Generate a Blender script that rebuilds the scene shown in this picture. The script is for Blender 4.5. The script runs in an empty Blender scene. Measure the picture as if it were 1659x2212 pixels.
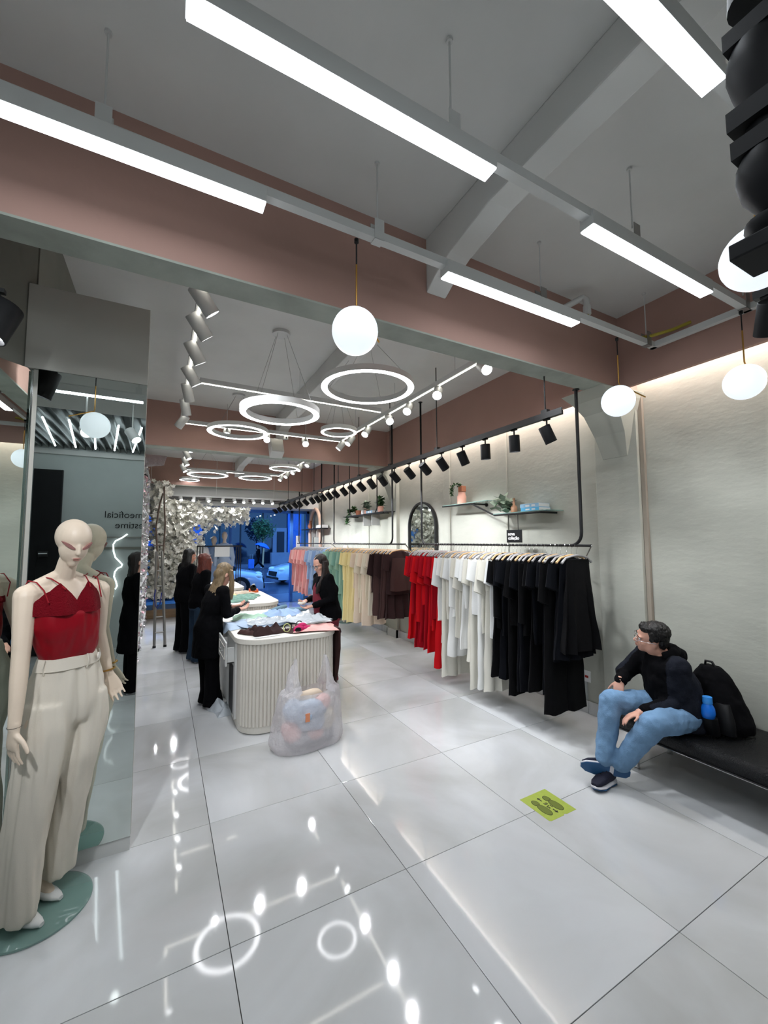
import bpy, bmesh, math, random
from mathutils import Vector, Matrix, noise
random.seed(7)
PI = math.pi
V = Vector
SC = bpy.context.scene
COL = SC.collection

# ------------------------------------------------------------------ camera, world, exposure
cam = bpy.data.cameras.new('camera')
cam_o = bpy.data.objects.new('camera', cam); COL.objects.link(cam_o); SC.camera = cam_o
YAW, PIT, ROLL = -0.494545711, 0.0718335831, -0.00501820821
fw = V((-math.sin(YAW)*math.cos(PIT), math.cos(YAW)*math.cos(PIT), math.sin(PIT)))
r0 = fw.cross(V((0, 0, 1))).normalized(); u0 = r0.cross(fw)
rt = r0*math.cos(ROLL)+u0*math.sin(ROLL); up = -r0*math.sin(ROLL)+u0*math.cos(ROLL)
cam_o.matrix_world = Matrix(((rt.x, up.x, -fw.x, -0.310275), (rt.y, up.y, -fw.y, -2.01456), (rt.z, up.z, -fw.z, 1.7713035), (0, 0, 0, 1)))
cam.sensor_fit = 'HORIZONTAL'; cam.sensor_width = 36.0
cam.lens = 882.2455/1659*36.0
cam.clip_start = 0.02; cam.clip_end = 300

world = bpy.data.worlds.new('world'); SC.world = world; world.use_nodes = True
bg = world.node_tree.nodes['Background']
bg.inputs[0].default_value = (0.14, 0.40, 1.0, 1); bg.inputs[1].default_value = 3.0

SC.view_settings.view_transform = 'Standard'; SC.view_settings.look = 'None'
SC.view_settings.gamma = 1.0; SC.view_settings.use_curve_mapping = False
SC.view_settings.exposure = 0.0
SC.cycles.use_denoising = True; SC.cycles.use_adaptive_sampling = True; SC.cycles.adaptive_threshold = 0.04; SC.cycles.adaptive_min_samples = 16
SC.cycles.max_bounces = 8; SC.cycles.diffuse_bounces = 4; SC.cycles.glossy_bounces = 4
SC.cycles.transmission_bounces = 6; SC.cycles.transparent_max_bounces = 16
SC.cycles.sample_clamp_indirect = 4.0; SC.cycles.caustics_reflective = True; SC.cycles.caustics_refractive = False

# brightness of the lamps the shop has
E_TUBE, E_RING, E_GLOBE, E_COVE, E_STRIP = 14.0, 11.0, 0.80, 16.0, 10.0
W_BLACK, W_WHITE, W_BIG = 66.0, 42.0, 60.0

# ------------------------------------------------------------------ materials
def lin(c):
    return tuple(((x/255)/12.92 if x/255 <= 0.04045 else (((x/255)+0.055)/1.055)**2.4) for x in c)
MATS = {}
def mat(name, rgb, rough=0.6, metal=0.0, emit=0.0, var=0.0, vscale=4.0, bump=0.0, bscale=40.0, stretch=(1, 1, 1), alpha=1.0,
        trans=0.0, ior=1.45, spec=0.5, coat=0.0, sheen=0.0, linear=None, var2=None, detail=4.0):
    if name in MATS: return MATS[name]
    m = bpy.data.materials.new(name); m.use_nodes = True
    nt = m.node_tree; b = nt.nodes['Principled BSDF']
    c = linear or lin(rgb)
    b.inputs['Base Color'].default_value = (*c, 1)
    b.inputs['Roughness'].default_value = rough; b.inputs['Metallic'].default_value = metal
    b.inputs['Specular IOR Level'].default_value = spec; b.inputs['IOR'].default_value = ior
    b.inputs['Coat Weight'].default_value = coat; b.inputs['Sheen Weight'].default_value = sheen
    b.inputs['Transmission Weight'].default_value = trans; b.inputs['Alpha'].default_value = alpha
    if emit:
        b.inputs['Emission Color'].default_value = (*c, 1); b.inputs['Emission Strength'].default_value = emit
    if var or bump:
        tc = nt.nodes.new('ShaderNodeTexCoord'); mp = nt.nodes.new('ShaderNodeMapping')
        mp.inputs['Scale'].default_value = stretch
        nt.links.new(tc.outputs['Object'], mp.inputs['Vector'])
    if var:
        n = nt.nodes.new('ShaderNodeTexNoise'); n.inputs['Scale'].default_value = vscale; n.inputs['Detail'].default_value = detail
        nt.links.new(mp.outputs[0], n.inputs['Vector'])
        r = nt.nodes.new('ShaderNodeValToRGB')
        r.color_ramp.elements[0].position = 0.3; r.color_ramp.elements[1].position = 0.7
        r.color_ramp.elements[0].color = (*[max(0, x*(1-var)) for x in c], 1)
        c2 = lin(var2) if var2 else [min(1, x*(1+var)) for x in c]
        r.color_ramp.elements[1].color = (*c2, 1)
        nt.links.new(n.outputs['Fac'], r.inputs['Fac']); nt.links.new(r.outputs[0], b.inputs['Base Color'])
    if bump:
        n2 = nt.nodes.new('ShaderNodeTexNoise'); n2.inputs['Scale'].default_value = bscale; n2.inputs['Detail'].default_value = 3
        nt.links.new(mp.outputs[0], n2.inputs['Vector'])
        bp = nt.nodes.new('ShaderNodeBump'); bp.inputs['Strength'].default_value = bump; bp.inputs['Distance'].default_value = 0.01
        nt.links.new(n2.outputs['Fac'], bp.inputs['Height']); nt.links.new(bp.outputs[0], b.inputs['Normal'])
    MATS[name] = m
    return m

M_CEIL = mat('ceiling_paint', (216, 216, 213), 0.9, var=0.05, vscale=2, bump=0.25, bscale=8)
M_PINK = mat('pink_paint', (172, 138, 127), 0.85, var=0.05, vscale=1.5, bump=0.15, bscale=20)
M_BEAM = mat('beam_cement', (158, 163, 154), 0.85, var=0.14, vscale=5, bump=0.3, bscale=14)
M_WALL = mat('burnt_cement_wall', (172, 173, 163), 0.8, var=0.09, vscale=1.6, bump=0.25, bscale=9, stretch=(1, 1, 2.2), detail=8)
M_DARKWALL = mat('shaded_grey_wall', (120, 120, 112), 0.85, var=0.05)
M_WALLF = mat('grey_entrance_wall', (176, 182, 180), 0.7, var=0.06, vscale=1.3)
M_PANEL = mat('panel_greige', (176, 174, 166), 0.75, var=0.04, vscale=2)
M_MIRROR = mat('mirror_glass', (214, 222, 218), 0.0, metal=1.0)
M_GROUT = mat('grout', (70, 70, 68), 0.8)
M_WHITE = mat('white_metal', (205, 206, 204), 0.45, bump=0.05)
M_BLACK = mat('black_metal', (14, 14, 16), 0.45)
M_BLACKM = mat('matt_black', (11, 12, 15), 0.55, spec=0.35)
M_BRASS = mat('brass', (196, 150, 78), 0.28, metal=1.0)
M_CHROME = mat('chrome', (215, 215, 215), 0.12, metal=1.0)
M_ALU = mat('brushed_aluminium', (150, 148, 144), 0.4, metal=0.6)
M_BRONZE = mat('bronze_tube', (120, 104, 92), 0.35, metal=0.7)
M_TUBE = mat('led_tube_light', (0, 0, 0), 0.5, linear=(0.88, 0.94, 1.0), emit=E_TUBE)
M_RING = mat('led_ring_light', (0, 0, 0), 0.5, linear=(0.97, 0.97, 1.0), emit=E_RING)
M_STRIP = mat('led_strip_light', (0, 0, 0), 0.5, linear=(1.0, 0.96, 0.86), emit=E_STRIP)
M_COVE = mat('cove_light', (0, 0, 0), 0.5, linear=(1.0, 0.96, 0.92), emit=E_COVE)
M_LENS = mat('spot_lens', (0, 0, 0), 0.5, linear=(0.95, 0.97, 1.0), emit=30.0)
M_GLOBE = mat('opal_globe', (0, 0, 0), 0.2, linear=(0.86, 0.93, 1.0), emit=E_GLOBE)
M_GLASS = mat('clear_glass', (225, 240, 235), 0.02, trans=1.0, ior=1.45)
M_GREENGLASS = mat('green_glass', (140, 176, 168), 0.08, alpha=0.55, spec=0.8)
M_RED = mat('red_satin', (138, 2, 22), 0.42, bump=0.03, spec=0.3)
M_LACE = mat('red_lace', (108, 2, 18), 0.9, bump=0.8, bscale=150, spec=0.2)
M_CREAM = mat('cream_crepe', (214, 206, 192), 0.8, bump=0.08, bscale=160)
M_MANN = mat('mannequin_skin', (222, 204, 184), 0.42, var=0.03, vscale=8)
M_SHADOWP = mat('eye_make_up', (150, 104, 100), 0.6)
M_LIP = mat('lip_paint', (168, 118, 106), 0.5)
M_SKIN = mat('skin', (186, 128, 108), 0.55, var=0.05, vscale=14)
M_SKINL = mat('skin_light', (206, 156, 136), 0.55, var=0.05, vscale=14)
M_HAIRD = mat('dark_hair', (12, 9, 8), 0.45, var=0.3, vscale=9, stretch=(6, 6, 0.6), bump=0.7, bscale=24)
M_HAIRR = mat('auburn_hair', (92, 38, 28), 0.45, var=0.35, vscale=9, stretch=(6, 6, 0.6), bump=0.7, bscale=24)
M_HAIRB = mat('blonde_hair', (120, 102, 76), 0.45, var=0.45, vscale=9, stretch=(6, 6, 0.5), bump=0.7, bscale=24)
M_HAIRBR = mat('brown_hair', (28, 17, 14), 0.45, var=0.3, vscale=9, stretch=(6, 6, 0.6), bump=0.7, bscale=24)
M_NAVYBL = mat('black_cloth', (4, 4, 7), 0.95, spec=0.15, bump=0.2, bscale=60)
M_JACKET = mat('charcoal_sleeve_cloth', (24, 27, 36), 0.95, spec=0.2, bump=0.3, bscale=120)
M_JEANS = mat('light_denim', (104, 138, 172), 0.85, var=0.22, vscale=5, bump=0.25, bscale=120)
M_DJEANS = mat('dark_denim', (18, 44, 66), 0.85, var=0.2, vscale=6, bump=0.2, bscale=90)
M_WINE = mat('wine_cloth', (112, 28, 44), 0.8, bump=0.15, bscale=60)
M_SOLE = mat('blue_sole', (34, 82, 128), 0.5)
M_WSOLE = mat('white_foam_sole', (215, 214, 220), 0.5)
M_SHOE = mat('navy_knit', (22, 24, 44), 0.8, bump=0.4, bscale=150)
M_WSHOE = mat('white_leather', (226, 226, 224), 0.35)
M_COUNTER = mat('counter_paint', (222, 217, 207), 0.55, var=0.03)
M_TOP = mat('counter_top', (230, 226, 216), 0.4, var=0.02)
M_LEATHER = mat('black_leather', (3, 4, 7), 0.34, spec=0.35, bump=0.8, bscale=150)
M_TERRA = mat('terracotta', (176, 112, 84), 0.8)
M_PINKPOT = mat('pink_ceramic', (226, 170, 152), 0.6)
M_LEAF = mat('leaf', (62, 96, 58), 0.5, var=0.25, vscale=20)
M_LEAFG = mat('grey_leaf', (112, 128, 110), 0.6, var=0.2, vscale=20)
M_PETAL = mat('white_petal', (242, 240, 230), 0.8, var=0.12, vscale=3)
M_OAK = mat('pale_oak', (176, 148, 116), 0.6, var=0.12, vscale=3, stretch=(0.4, 8, 8))
M_WOOD = mat('hanger_wood', (196, 160, 116), 0.5, var=0.12, vscale=12)
M_HPLAS = mat('grey_hanger_velvet', (150, 148, 148), 0.6)
M_BLUEWALL = mat('blue_painted_portal', (52, 108, 190), 0.6, var=0.1)
M_DARKIN = mat('dark_interior', (30, 32, 40), 0.7)
M_STONE = mat('facade_stone', (120, 126, 140), 0.8, var=0.1, vscale=1)
M_ROAD = mat('wet_asphalt', (60, 72, 92), 0.25, var=0.3, vscale=0.7, bump=0.3, bscale=20)
M_CAR = mat('car_paint', (190, 205, 222), 0.2, coat=0.5)
M_CARGL = mat('car_glass', (20, 30, 44), 0.05, spec=0.8)
M_RUBBER = mat('rubber', (16, 16, 18), 0.8)
M_BLUEF = mat('blue_umbrella_cloth', (36, 110, 220), 0.6)
M_BAG = mat('thin_white_plastic', (236, 232, 236), 0.30, alpha=0.50, bump=1.3, bscale=30, spec=0.6)
M_PLASTIC = mat('white_plastic', (225, 226, 226), 0.4)
M_BOTTLE = mat('blue_bottle_plastic', (22, 110, 214), 0.25)
M_CAP = mat('blue_cap_plastic', (60, 150, 236), 0.35)
M_YELLOW = mat('yellow_sleeve', (176, 160, 60), 0.5)
M_TEXT = mat('black_lettering', (22, 22, 24), 0.6)
M_WTEXT = mat('white_lettering', (235, 235, 235), 0.6)
M_LIME = mat('lime_vinyl', (172, 188, 84), 0.45, var=0.05, vscale=30)
M_OLIVE = mat('olive_print', (112, 124, 52), 0.5)
M_NEON = mat('neon_white', (0, 0, 0), 0.5, linear=(0.92, 0.97, 1.0), emit=2.2)

# ------------------------------------------------------------------ mesh helper
def root_off(o):
    t = V((0, 0, 0))
    while o is not None:
        t = t + V(o.location); o = o.parent
    return t
class MB:
    def __init__(s): s.v = []; s.f = []; s.m = []; s.cm = 0
    def add(s, vs, fs):
        k = len(s.v); s.v += [tuple(v) for v in vs]; s.f += [tuple(i+k for i in f) for f in fs]; s.m += [s.cm]*len(fs); return s
    def box(s, lo, hi, R=None, c=None):
        vs = [V((x, y, z)) for x in (lo[0], hi[0]) for y in (lo[1], hi[1]) for z in (lo[2], hi[2])]
        if R is not None: vs = [R @ v + V(c or (0, 0, 0)) for v in vs]
        return s.add(vs, [(0, 1, 3, 2), (4, 6, 7, 5), (0, 4, 5, 1), (2, 3, 7, 6), (0, 2, 6, 4), (1, 5, 7, 3)])
    def cbox(s, c, d, R=None):
        return s.box((-d[0]/2, -d[1]/2, -d[2]/2), (d[0]/2, d[1]/2, d[2]/2), R or Matrix.Identity(3), c)
    def rings(s, rs, cap=True, closed=False):
        n = len(rs[0]); vs = [p for r in rs for p in r]; fs = []
        m = len(rs)
        for i in range(m if closed else m-1):
            for j in range(n):
                a, b = i*n+j, i*n+(j+1) % n; c, d = ((i+1) % m)*n+(j+1) % n, ((i+1) % m)*n+j
                fs.append((a, b, c, d))
        if cap and not closed:
            fs.append(tuple(range(n-1, -1, -1))); fs.append(tuple((m-1)*n+j for j in range(n)))
        return s.add(vs, fs)
    def tube(s, pts, r, n=8, cap=True, closed=False):
        pts = [V(p) for p in pts]; m = len(pts)
        rad = r if isinstance(r, (list, tuple)) else [r]*m
        rs = []; prev = None
        for i in range(m):
            if closed: t = (pts[(i+1) % m]-pts[i-1])
            else: t = pts[min(i+1, m-1)]-pts[max(i-1, 0)]
            t = t.normalized() if t.length > 1e-9 else V((0, 0, 1))
            if prev is None:
                a = V((0, 0, 1)) if abs(t.z) < 0.9 else V((1, 0, 0))
                u = t.cross(a).normalized()
            else:
                u = prev - t*prev.dot(t)
                u = u.normalized() if u.length > 1e-6 else t.orthogonal().normalized()
            prev = u; w = t.cross(u)
            rs.append([pts[i]+(u*math.cos(2*PI*k/n)+w*math.sin(2*PI*k/n))*rad[i] for k in range(n)])
        return s.rings(rs, cap, closed)
    def lathe(s, prof, c=(0, 0, 0), n=20, R=None, cap=True):
        c = V(c); rs = []
        for (r, z) in prof:
            ring = [V((r*math.cos(2*PI*k/n), r*math.sin(2*PI*k/n), z)) for k in range(n)]
            rs.append([(R @ p if R is not None else p)+c for p in ring])
        return s.rings(rs, cap)
    def ell(s, c, r, R=None, n=14, m=9):
        c = V(c); rs = []
        for i in range(m+1):
            t = PI*i/m; q = max(math.sin(t), 0.02)
            ring = [V((r[0]*q*math.cos(2*PI*k/n), r[1]*q*math.sin(2*PI*k/n), -r[2]*math.cos(t))) for k in range(n)]
            rs.append([(R @ p if R is not None else p)+c for p in ring])
        return s.rings(rs)
    def cap(s, a, b, ra, rb, n=12):
        a, b = V(a), V(b); t = (b-a)
        if t.length < 1e-6: return s.ell(a, (ra, ra, ra))
        t.normalize(); u = t.orthogonal().normalized(); w = t.cross(u); rs = []
        for (p, r, sg) in ((a, ra, -1), (b, rb, 1)):
            an = [-80, -50, -20, 0] if sg < 0 else [0, 20, 50, 80]
            for d in an:
                q = math.radians(d)
                rs.append([p+t*(r*math.sin(q))+(u*math.cos(2*PI*k/n)+w*math.sin(2*PI*k/n))*(r*math.cos(q)) for k in range(n)])
        return s.rings(rs)
    def loft(s, secs, n=20, pw=2.0):
        # secs: (centre, half-axis vector a, half-axis vector b)
        rs = []
        for (c, a, b) in secs:
            c, a, b = V(c), V(a), V(b); ring = []
            for k in range(n):
                t = 2*PI*k/n; x, y = math.cos(t), math.sin(t)
                x = math.copysign(abs(x)**(2/pw), x); y = math.copysign(abs(y)**(2/pw), y)
                ring.append(c+a*x+b*y)
            rs.append(ring)
        return s.rings(rs)
    def prism(s, pts, d):
        pts = [V(p) for p in pts]; d = V(d); n = len(pts)
        return s.add(pts+[p+d for p in pts], [tuple(range(n-1, -1, -1)), tuple(range(n, 2*n))]+[(i, (i+1) % n, n+(i+1) % n, n+i) for i in range(n)])
    def mesh(s, name, off=V((0, 0, 0)), smooth=False, bevel=0.0):
        me = bpy.data.meshes.new(name)
        me.from_pydata([(v[0]-off[0], v[1]-off[1], v[2]-off[2]) for v in s.v], [], s.f)
        for p, mi in zip(me.polygons, s.m): p.material_index = mi
        bm = bmesh.new(); bm.from_mesh(me)
        bmesh.ops.recalc_face_normals(bm, faces=bm.faces)
        if bevel:
            es = [e for e in bm.edges if len(e.link_faces) == 2 and e.calc_face_angle(0) > 0.6]
            bmesh.ops.bevel(bm, geom=es, offset=bevel, segments=2, profile=0.6, affect='EDGES')
        bm.to_mesh(me); bm.free()
        if smooth:
            for p in me.polygons: p.use_smooth = True
            me.set_sharp_from_angle(angle=math.radians(48))
        return me
    def build(s, name, m, parent=None, smooth=False, bevel=0.0, local=False):
        off = V((0, 0, 0)) if (local or parent is None) else root_off(parent)
        me = s.mesh(name, off, smooth, bevel)
        for x in (m if isinstance(m, (list, tuple)) else [m]): me.materials.append(x)
        o = bpy.data.objects.new(name, me); COL.objects.link(o)
        if parent is not None: o.parent = parent
        return o
def tag(o, label=None, cat=None, group=None, kind=None):
    if label: o['label'] = label
    if cat: o['category'] = cat
    if group: o['group'] = group
    if kind: o['kind'] = kind
    return o
def empty(name, loc, label=None, cat=None, group=None, rz=0.0):
    o = bpy.data.objects.new(name, None); o.empty_display_size = 0.1; COL.objects.link(o)
    o.location = loc; o.rotation_euler = (0, 0, rz)
    return tag(o, label, cat, group)
KIDS = {}
def copy_tree(o, parent=None):
    c = o.copy(); COL.objects.link(c)
    if parent is not None: c.parent = parent
    for ch in list(o.children): copy_tree(ch, c)
    return c
def struct(name, mb, m, parent=None, **k):
    o = mb.build(name, m, parent, **k)
    if parent is None: o['kind'] = 'structure'
    return o
def rotz(a): return Matrix.Rotation(a, 3, 'Z')
def towards(d, upv=V((0, 0, 1))):
    # rotation whose local -Z looks along d
    return V(d).to_track_quat('-Z', 'Y')
def text_obj(name, body, size, m, parent, loc, R, ext=0.002, align='LEFT', bold=0.0, spacing=1.0):
    cu = bpy.data.curves.new(name, 'FONT'); cu.body = body; cu.size = size; cu.extrude = ext; cu.align_x = align
    cu.offset = bold; cu.space_character = spacing
    to = bpy.data.objects.new(name, cu); COL.objects.link(to)
    dg = bpy.context.evaluated_depsgraph_get()
    me = bpy.data.meshes.new_from_object(to.evaluated_get(dg))
    COL.objects.unlink(to); bpy.data.objects.remove(to)
    me.transform(R.to_4x4()); me.transform(Matrix.Translation(V(loc)-(root_off(parent) if parent else V((0, 0, 0)))))
    me.materials.clear(); me.materials.append(m)
    o = bpy.data.objects.new(name, me); COL.objects.link(o)
    if parent: o.parent = parent
    return o
def remesh(mb, name, m, parent, voxel=0.008, smooth=6, fold=0.0, fscale=(10, 10, 2), seed=0.0, dec=0.0, mats=None, pick=None):
    me0 = mb.mesh(name+'_tmp'); o0 = bpy.data.objects.new(name+'_tmp', me0); COL.objects.link(o0)
    md = o0.modifiers.new('r', 'REMESH'); md.mode = 'VOXEL'; md.voxel_size = voxel; md.use_smooth_shade = True
    if smooth:
        sm = o0.modifiers.new('s', 'SMOOTH'); sm.factor = 0.5; sm.iterations = smooth
    if dec:
        dm = o0.modifiers.new('d', 'DECIMATE'); dm.ratio = dec
    dg = bpy.context.evaluated_depsgraph_get()
    me = bpy.data.meshes.new_from_object(o0.evaluated_get(dg))
    COL.objects.unlink(o0); bpy.data.objects.remove(o0)
    if fold:
        ns = [v.normal.copy() for v in me.vertices]
        for v, nn in zip(me.vertices, ns):
            p = V((v.co.x*fscale[0]+seed, v.co.y*fscale[1]+seed*2, v.co.z*fscale[2]))
            v.co += nn*(fold*(noise.noise(p)+0.45*noise.noise(p*2.3)))
    off = root_off(parent) if parent else V((0, 0, 0))
    me.transform(Matrix.Translation(-off))
    me.materials.clear()
    for x in (mats or [m]): me.materials.append(x)
    for p in me.polygons:
        p.use_smooth = True
        if pick: p.material_index = pick(p.center+off)
    me.name = name
    o = bpy.data.objects.new(name, me); COL.objects.link(o)
    if parent: o.parent = parent
    return o
# ------------------------------------------------------------------ the room
XW, XS, ZC, ZB = 3.60, 3.33, 3.82, 3.15      # right wall, soffit face, ceiling, beam underside
XL, XLF, YB, YF = -1.0, -1.66, 10.1, -4.6     # left wall, left wall of the entrance bay, shopfront, wall behind the camera
T = 0.9
def tile_mat():
    m = bpy.data.materials.new('polished_porcelain'); m.use_nodes = True; nt = m.node_tree; b = nt.nodes['Principled BSDF']
    g = nt.nodes.new('ShaderNodeNewGeometry')
    n = nt.nodes.new('ShaderNodeTexNoise'); n.inputs['Scale'].default_value = 0.9; n.inputs['Detail'].default_value = 5; n.inputs['Distortion'].default_value = 0.9
    oi = nt.nodes.new('ShaderNodeObjectInfo')
    ad = nt.nodes.new('ShaderNodeVectorMath'); ad.operation = 'ADD'
    cx = nt.nodes.new('ShaderNodeCombineXYZ'); mu = nt.nodes.new('ShaderNodeMath'); mu.operation = 'MULTIPLY'; mu.inputs[1].default_value = 40
    nt.links.new(oi.outputs['Random'], mu.inputs[0]); nt.links.new(mu.outputs[0], cx.inputs[2])
    nt.links.new(g.outputs['Position'], ad.inputs[0]); nt.links.new(cx.outputs[0], ad.inputs[1]); nt.links.new(ad.outputs[0], n.inputs['Vector'])
    r = nt.nodes.new('ShaderNodeValToRGB'); r.color_ramp.elements[0].position = 0.32; r.color_ramp.elements[1].position = 0.68
    r.color_ramp.elements[0].color = (*lin((190, 191, 190)), 1); r.color_ramp.elements[1].color = (*lin((221, 223, 226)), 1)
    nt.links.new(n.outputs['Fac'], r.inputs['Fac']); nt.links.new(r.outputs[0], b.inputs['Base Color'])
    b.inputs['Roughness'].default_value = 0.05; b.inputs['Specular IOR Level'].default_value = 0.5; b.inputs['IOR'].default_value = 1.58
    MATS['polished_porcelain'] = m
    return m
M_TILE = tile_mat()
fl = struct('floor', MB().box((-2.7, -4.9, -0.12), (4.2, YB, -0.006)), M_GROUT)
def tile_mesh(w, d):
    g = 0.0017
    return MB().box((g, g, -0.0059), (w-g, d-g, 0.0)).mesh('tile', bevel=0.0012)
tm = tile_mesh(T, T); tm.materials.append(M_TILE)
for i in range(-3, 4):
    for j in range(-6, 11):
        w = T
        o = bpy.data.objects.new('tile', tm); COL.objects.link(o); o.parent = fl; o.location = (i*T, j*T, 0)
tn = tile_mesh(T, 0.2); tn.materials.append(M_TILE)
for i in range(-2, 4):
    o = bpy.data.objects.new('tile', tn); COL.objects.link(o); o.parent = fl; o.location = (i*T, 9.9, 0)

struct('ceiling', MB().box((-2.7, -2.1, ZC), (4.2, 9.3, ZC+0.2)), M_CEIL)
struct('wall_right', MB().box((XW, YF, 0), (XW+0.25, YB, ZC)), M_WALL)
# pink boxed soffit along the right wall, one length per bay, open above the cove light
def soffit(y0, y1):
    return MB().box((XS, y0, ZB), (XS+0.04, y1, ZC)).box((XS+0.04, y0, 3.42), (XW, y1, 3.46))
for k, (a, b) in enumerate(((YF, 0.17), (0.35, 4.6), (4.8, 8.98))):
    struct('trim_%d' % (k+1), soffit(a, b), M_PINK)
    e = MB().box((XS+0.07, a+0.02, 3.40), (XW-0.03, b-0.02, 3.418)).build('cove_light', M_COVE)
    tag(e, ['warm white cove light washing the wall behind the bench', 'warm white cove light above the red, white and black clothes', 'warm white cove light nearest the street window'][k], 'cove light', 'hidden light strips above the right wall')
# cross beams: pink faces, cement undersides
def beam(n, y0, y1, x0=-2.4):
    o = struct('trim_%d' % n, MB().box((x0, y0, ZB+0.012), (XW, y1, ZC)), M_PINK)
    MB().box((x0, y0, ZB), (XW, y1, ZB+0.012)).build('underside', M_BEAM, o)
    return o
b1 = beam(4, 0.17, 0.35); beam(5, 4.6, 4.8, XL); beam(6, 8.98, 9.2, XL)
# pilasters with flared heads under the beams
def pilaster(n, y0, y1):
    yc = (y0+y1)/2; d = (y1-y0)/2
    mb = MB().box((XW-0.07, y0, 0), (XW, y1, ZB))
    rs = []
    for z, xx, k in ((ZB-0.001, 0.55, 1.25), (ZB-0.06, 0.40, 1.18), (ZB-0.16, 0.27, 1.05), (ZB-0.36, 0.15, 0.9), (ZB-0.58, 0.075, 0.72)):
        rs.append([(XW-xx, yc-d*k*0.8, z), (XW-xx, yc+d*k*0.8, z), (XW, yc+d*k, z), (XW, yc-d*k, z)])
    mb.rings(rs)
    o = struct('trim_%d' % n, mb, M_WALL, bevel=0.004)
    MB().box((XW-0.095, y0-0.02, 0), (XW-0.06, y1+0.02, 0.14)).box((XW-0.095, y0-0.02, 0), (XW, y0, 0.14)).box((XW-0.095, y1, 0), (XW, y1+0.02, 0.14)).build('baseboard', M_TILE, o)
    return o
pilaster(7, 0.16, 0.58); pilaster(8, 4.62, 4.95)
# shallow wall ribs behind the racks
for n, y in ((9, 3.05), (10, 2.9-1.05), (11, 5.9)):
    struct('trim_%d' % n, MB().box((XW-0.02, y, 0.12), (XW, y+0.16, 3.42)), M_WALL, bevel=0.006)
# tiled baseboard on the right wall in separate pieces
bb = struct('baseboard_right', MB().box((XW-0.012, YF, 0), (XW, YB, 0.12)), M_GROUT)
y = YF
while y < YB-0.1:
    if not (0.14 < y+0.45 < 0.2): MB().box((XW-0.022, y+0.002, 0.001), (XW-0.012, min(y+0.898, YB), 0.125)).build('baseboard_tile', M_TILE, bb, bevel=0.001)
    y += 0.9
# ribs under the ceiling
def rib(n, x0, x1, y0, y1, zb=3.62, haunch=True):
    pr = [(y0, zb), (y1-0.62, zb), (y1-0.26, 3.56), (y1-0.10, 3.50), (y1, 3.44)] if haunch else [(y0, zb), (y1, zb)]
    pts = [(x0, yy, zz) for yy, zz in pr]+[(x0, y1, ZC), (x0, y0, ZC)]
    struct('trim_%d' % n, MB().prism(pts, (x1-x0, 0, 0)), M_CEIL, bevel=0.01)
rib(12, 1.20, 1.36, -2.1, 0.17)
rib(13, 1.25, 1.41, 0.35, 4.6)
rib(14, 1.25, 1.41, 4.8, 8.98)
struct('trim_15', MB().box((-2.4, -1.52, 3.70), (XS, -1.34, ZC)), M_CEIL, bevel=0.01)
# left side
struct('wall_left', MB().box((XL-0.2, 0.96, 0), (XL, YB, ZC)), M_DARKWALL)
dgl = V((-math.sin(math.radians(46)), -math.cos(math.radians(46)), 0))
A0 = V((-0.988, 0.903, 0)); A1 = A0+dgl*1.95; A2 = A0+dgl*1.0
nn = V((math.cos(math.radians(46)), -math.sin(math.radians(46)), 0))
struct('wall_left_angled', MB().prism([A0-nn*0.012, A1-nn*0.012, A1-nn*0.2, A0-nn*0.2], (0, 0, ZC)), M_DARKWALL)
struct('wall_left_entrance', MB().box((A1.x-0.2, YF, 0), (A1.x, A1.y-0.01, ZC)), M_WALLF)
# angled mirror on the 45 degree wall
mr = empty('wall_mirror', A0+V((0, 0, 0.05)), 'tall frameless mirror set at an angle, reflecting the man on the bench', 'mirror')
MB().prism([A0+nn*0.004+V((0,0,0.05)), A2+nn*0.004+V((0,0,0.05)), A2-nn*0.011+V((0,0,0.05)), A0-nn*0.011+V((0,0,0.05))], (0, 0, 2.70)).build('mirror_pane', M_MIRROR, mr)
MB().tube([A0+nn*0.006+V((0, 0, 0.05)), A0+nn*0.006+V((0, 0, 2.75))], 0.006, 6).build('edge_strip', M_CHROME, mr)
# mirror clad panel facing the entrance
pn = struct('wall_partition', MB().box((-0.98, 0.89, 0.08), (-0.428, 0.93, 2.75)).box((-1.02, 0.878, 2.752), (-0.426, 0.93, 3.24)), M_PANEL)
MB().box((-0.97, 0.885, 0.0), (-0.43, 0.93, 0.08)).build('plinth', M_WHITE, pn)
mp = MB().box((-0.957, 0.873, 0.083), (-0.4285, 0.889, 2.748)).build('wall_mirror', M_MIRROR)
tag(mp, 'tall frameless mirror directly behind the red-topped mannequin', 'mirror')
# wall behind the camera with the dark doorway
struct('wall_back', MB().box((-2.6, YF-0.25, 0), (4.0, YF, 3.44)), M_WALLF)
struct('trim_16', MB().box((-2.4, YF, 3.22), (XW, YF+0.06, 3.3)), M_WHITE)
struct('wall_back_bulkhead', MB().box((-2.4, -2.12, 3.33), (XW, -2.1, ZC+0.2)), M_CEIL)
dr = struct('door_1', MB().box((-2.16, YF+0.001, 0.02), (-1.80, YF+0.05, 2.96)), M_BLACKM)
MB().box((-1.80, YF+0.001, 0.0), (-1.785, YF+0.06, 2.96)).build('door_jamb', M_BLACK, dr)
ic = empty('intercom', (-1.98, YF+0.05, 1.55), 'small black intercom on the dark door panel seen in the mirror', 'intercom')
MB().box((-2.05, YF+0.05, 1.55), (-1.92, YF+0.09, 1.64)).build('housing', M_BLACK, ic, bevel=0.006)
MB().box((-2.04, YF+0.091, 1.60), (-1.93, YF+0.094, 1.615)).build('display', M_PLASTIC, ic)
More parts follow.
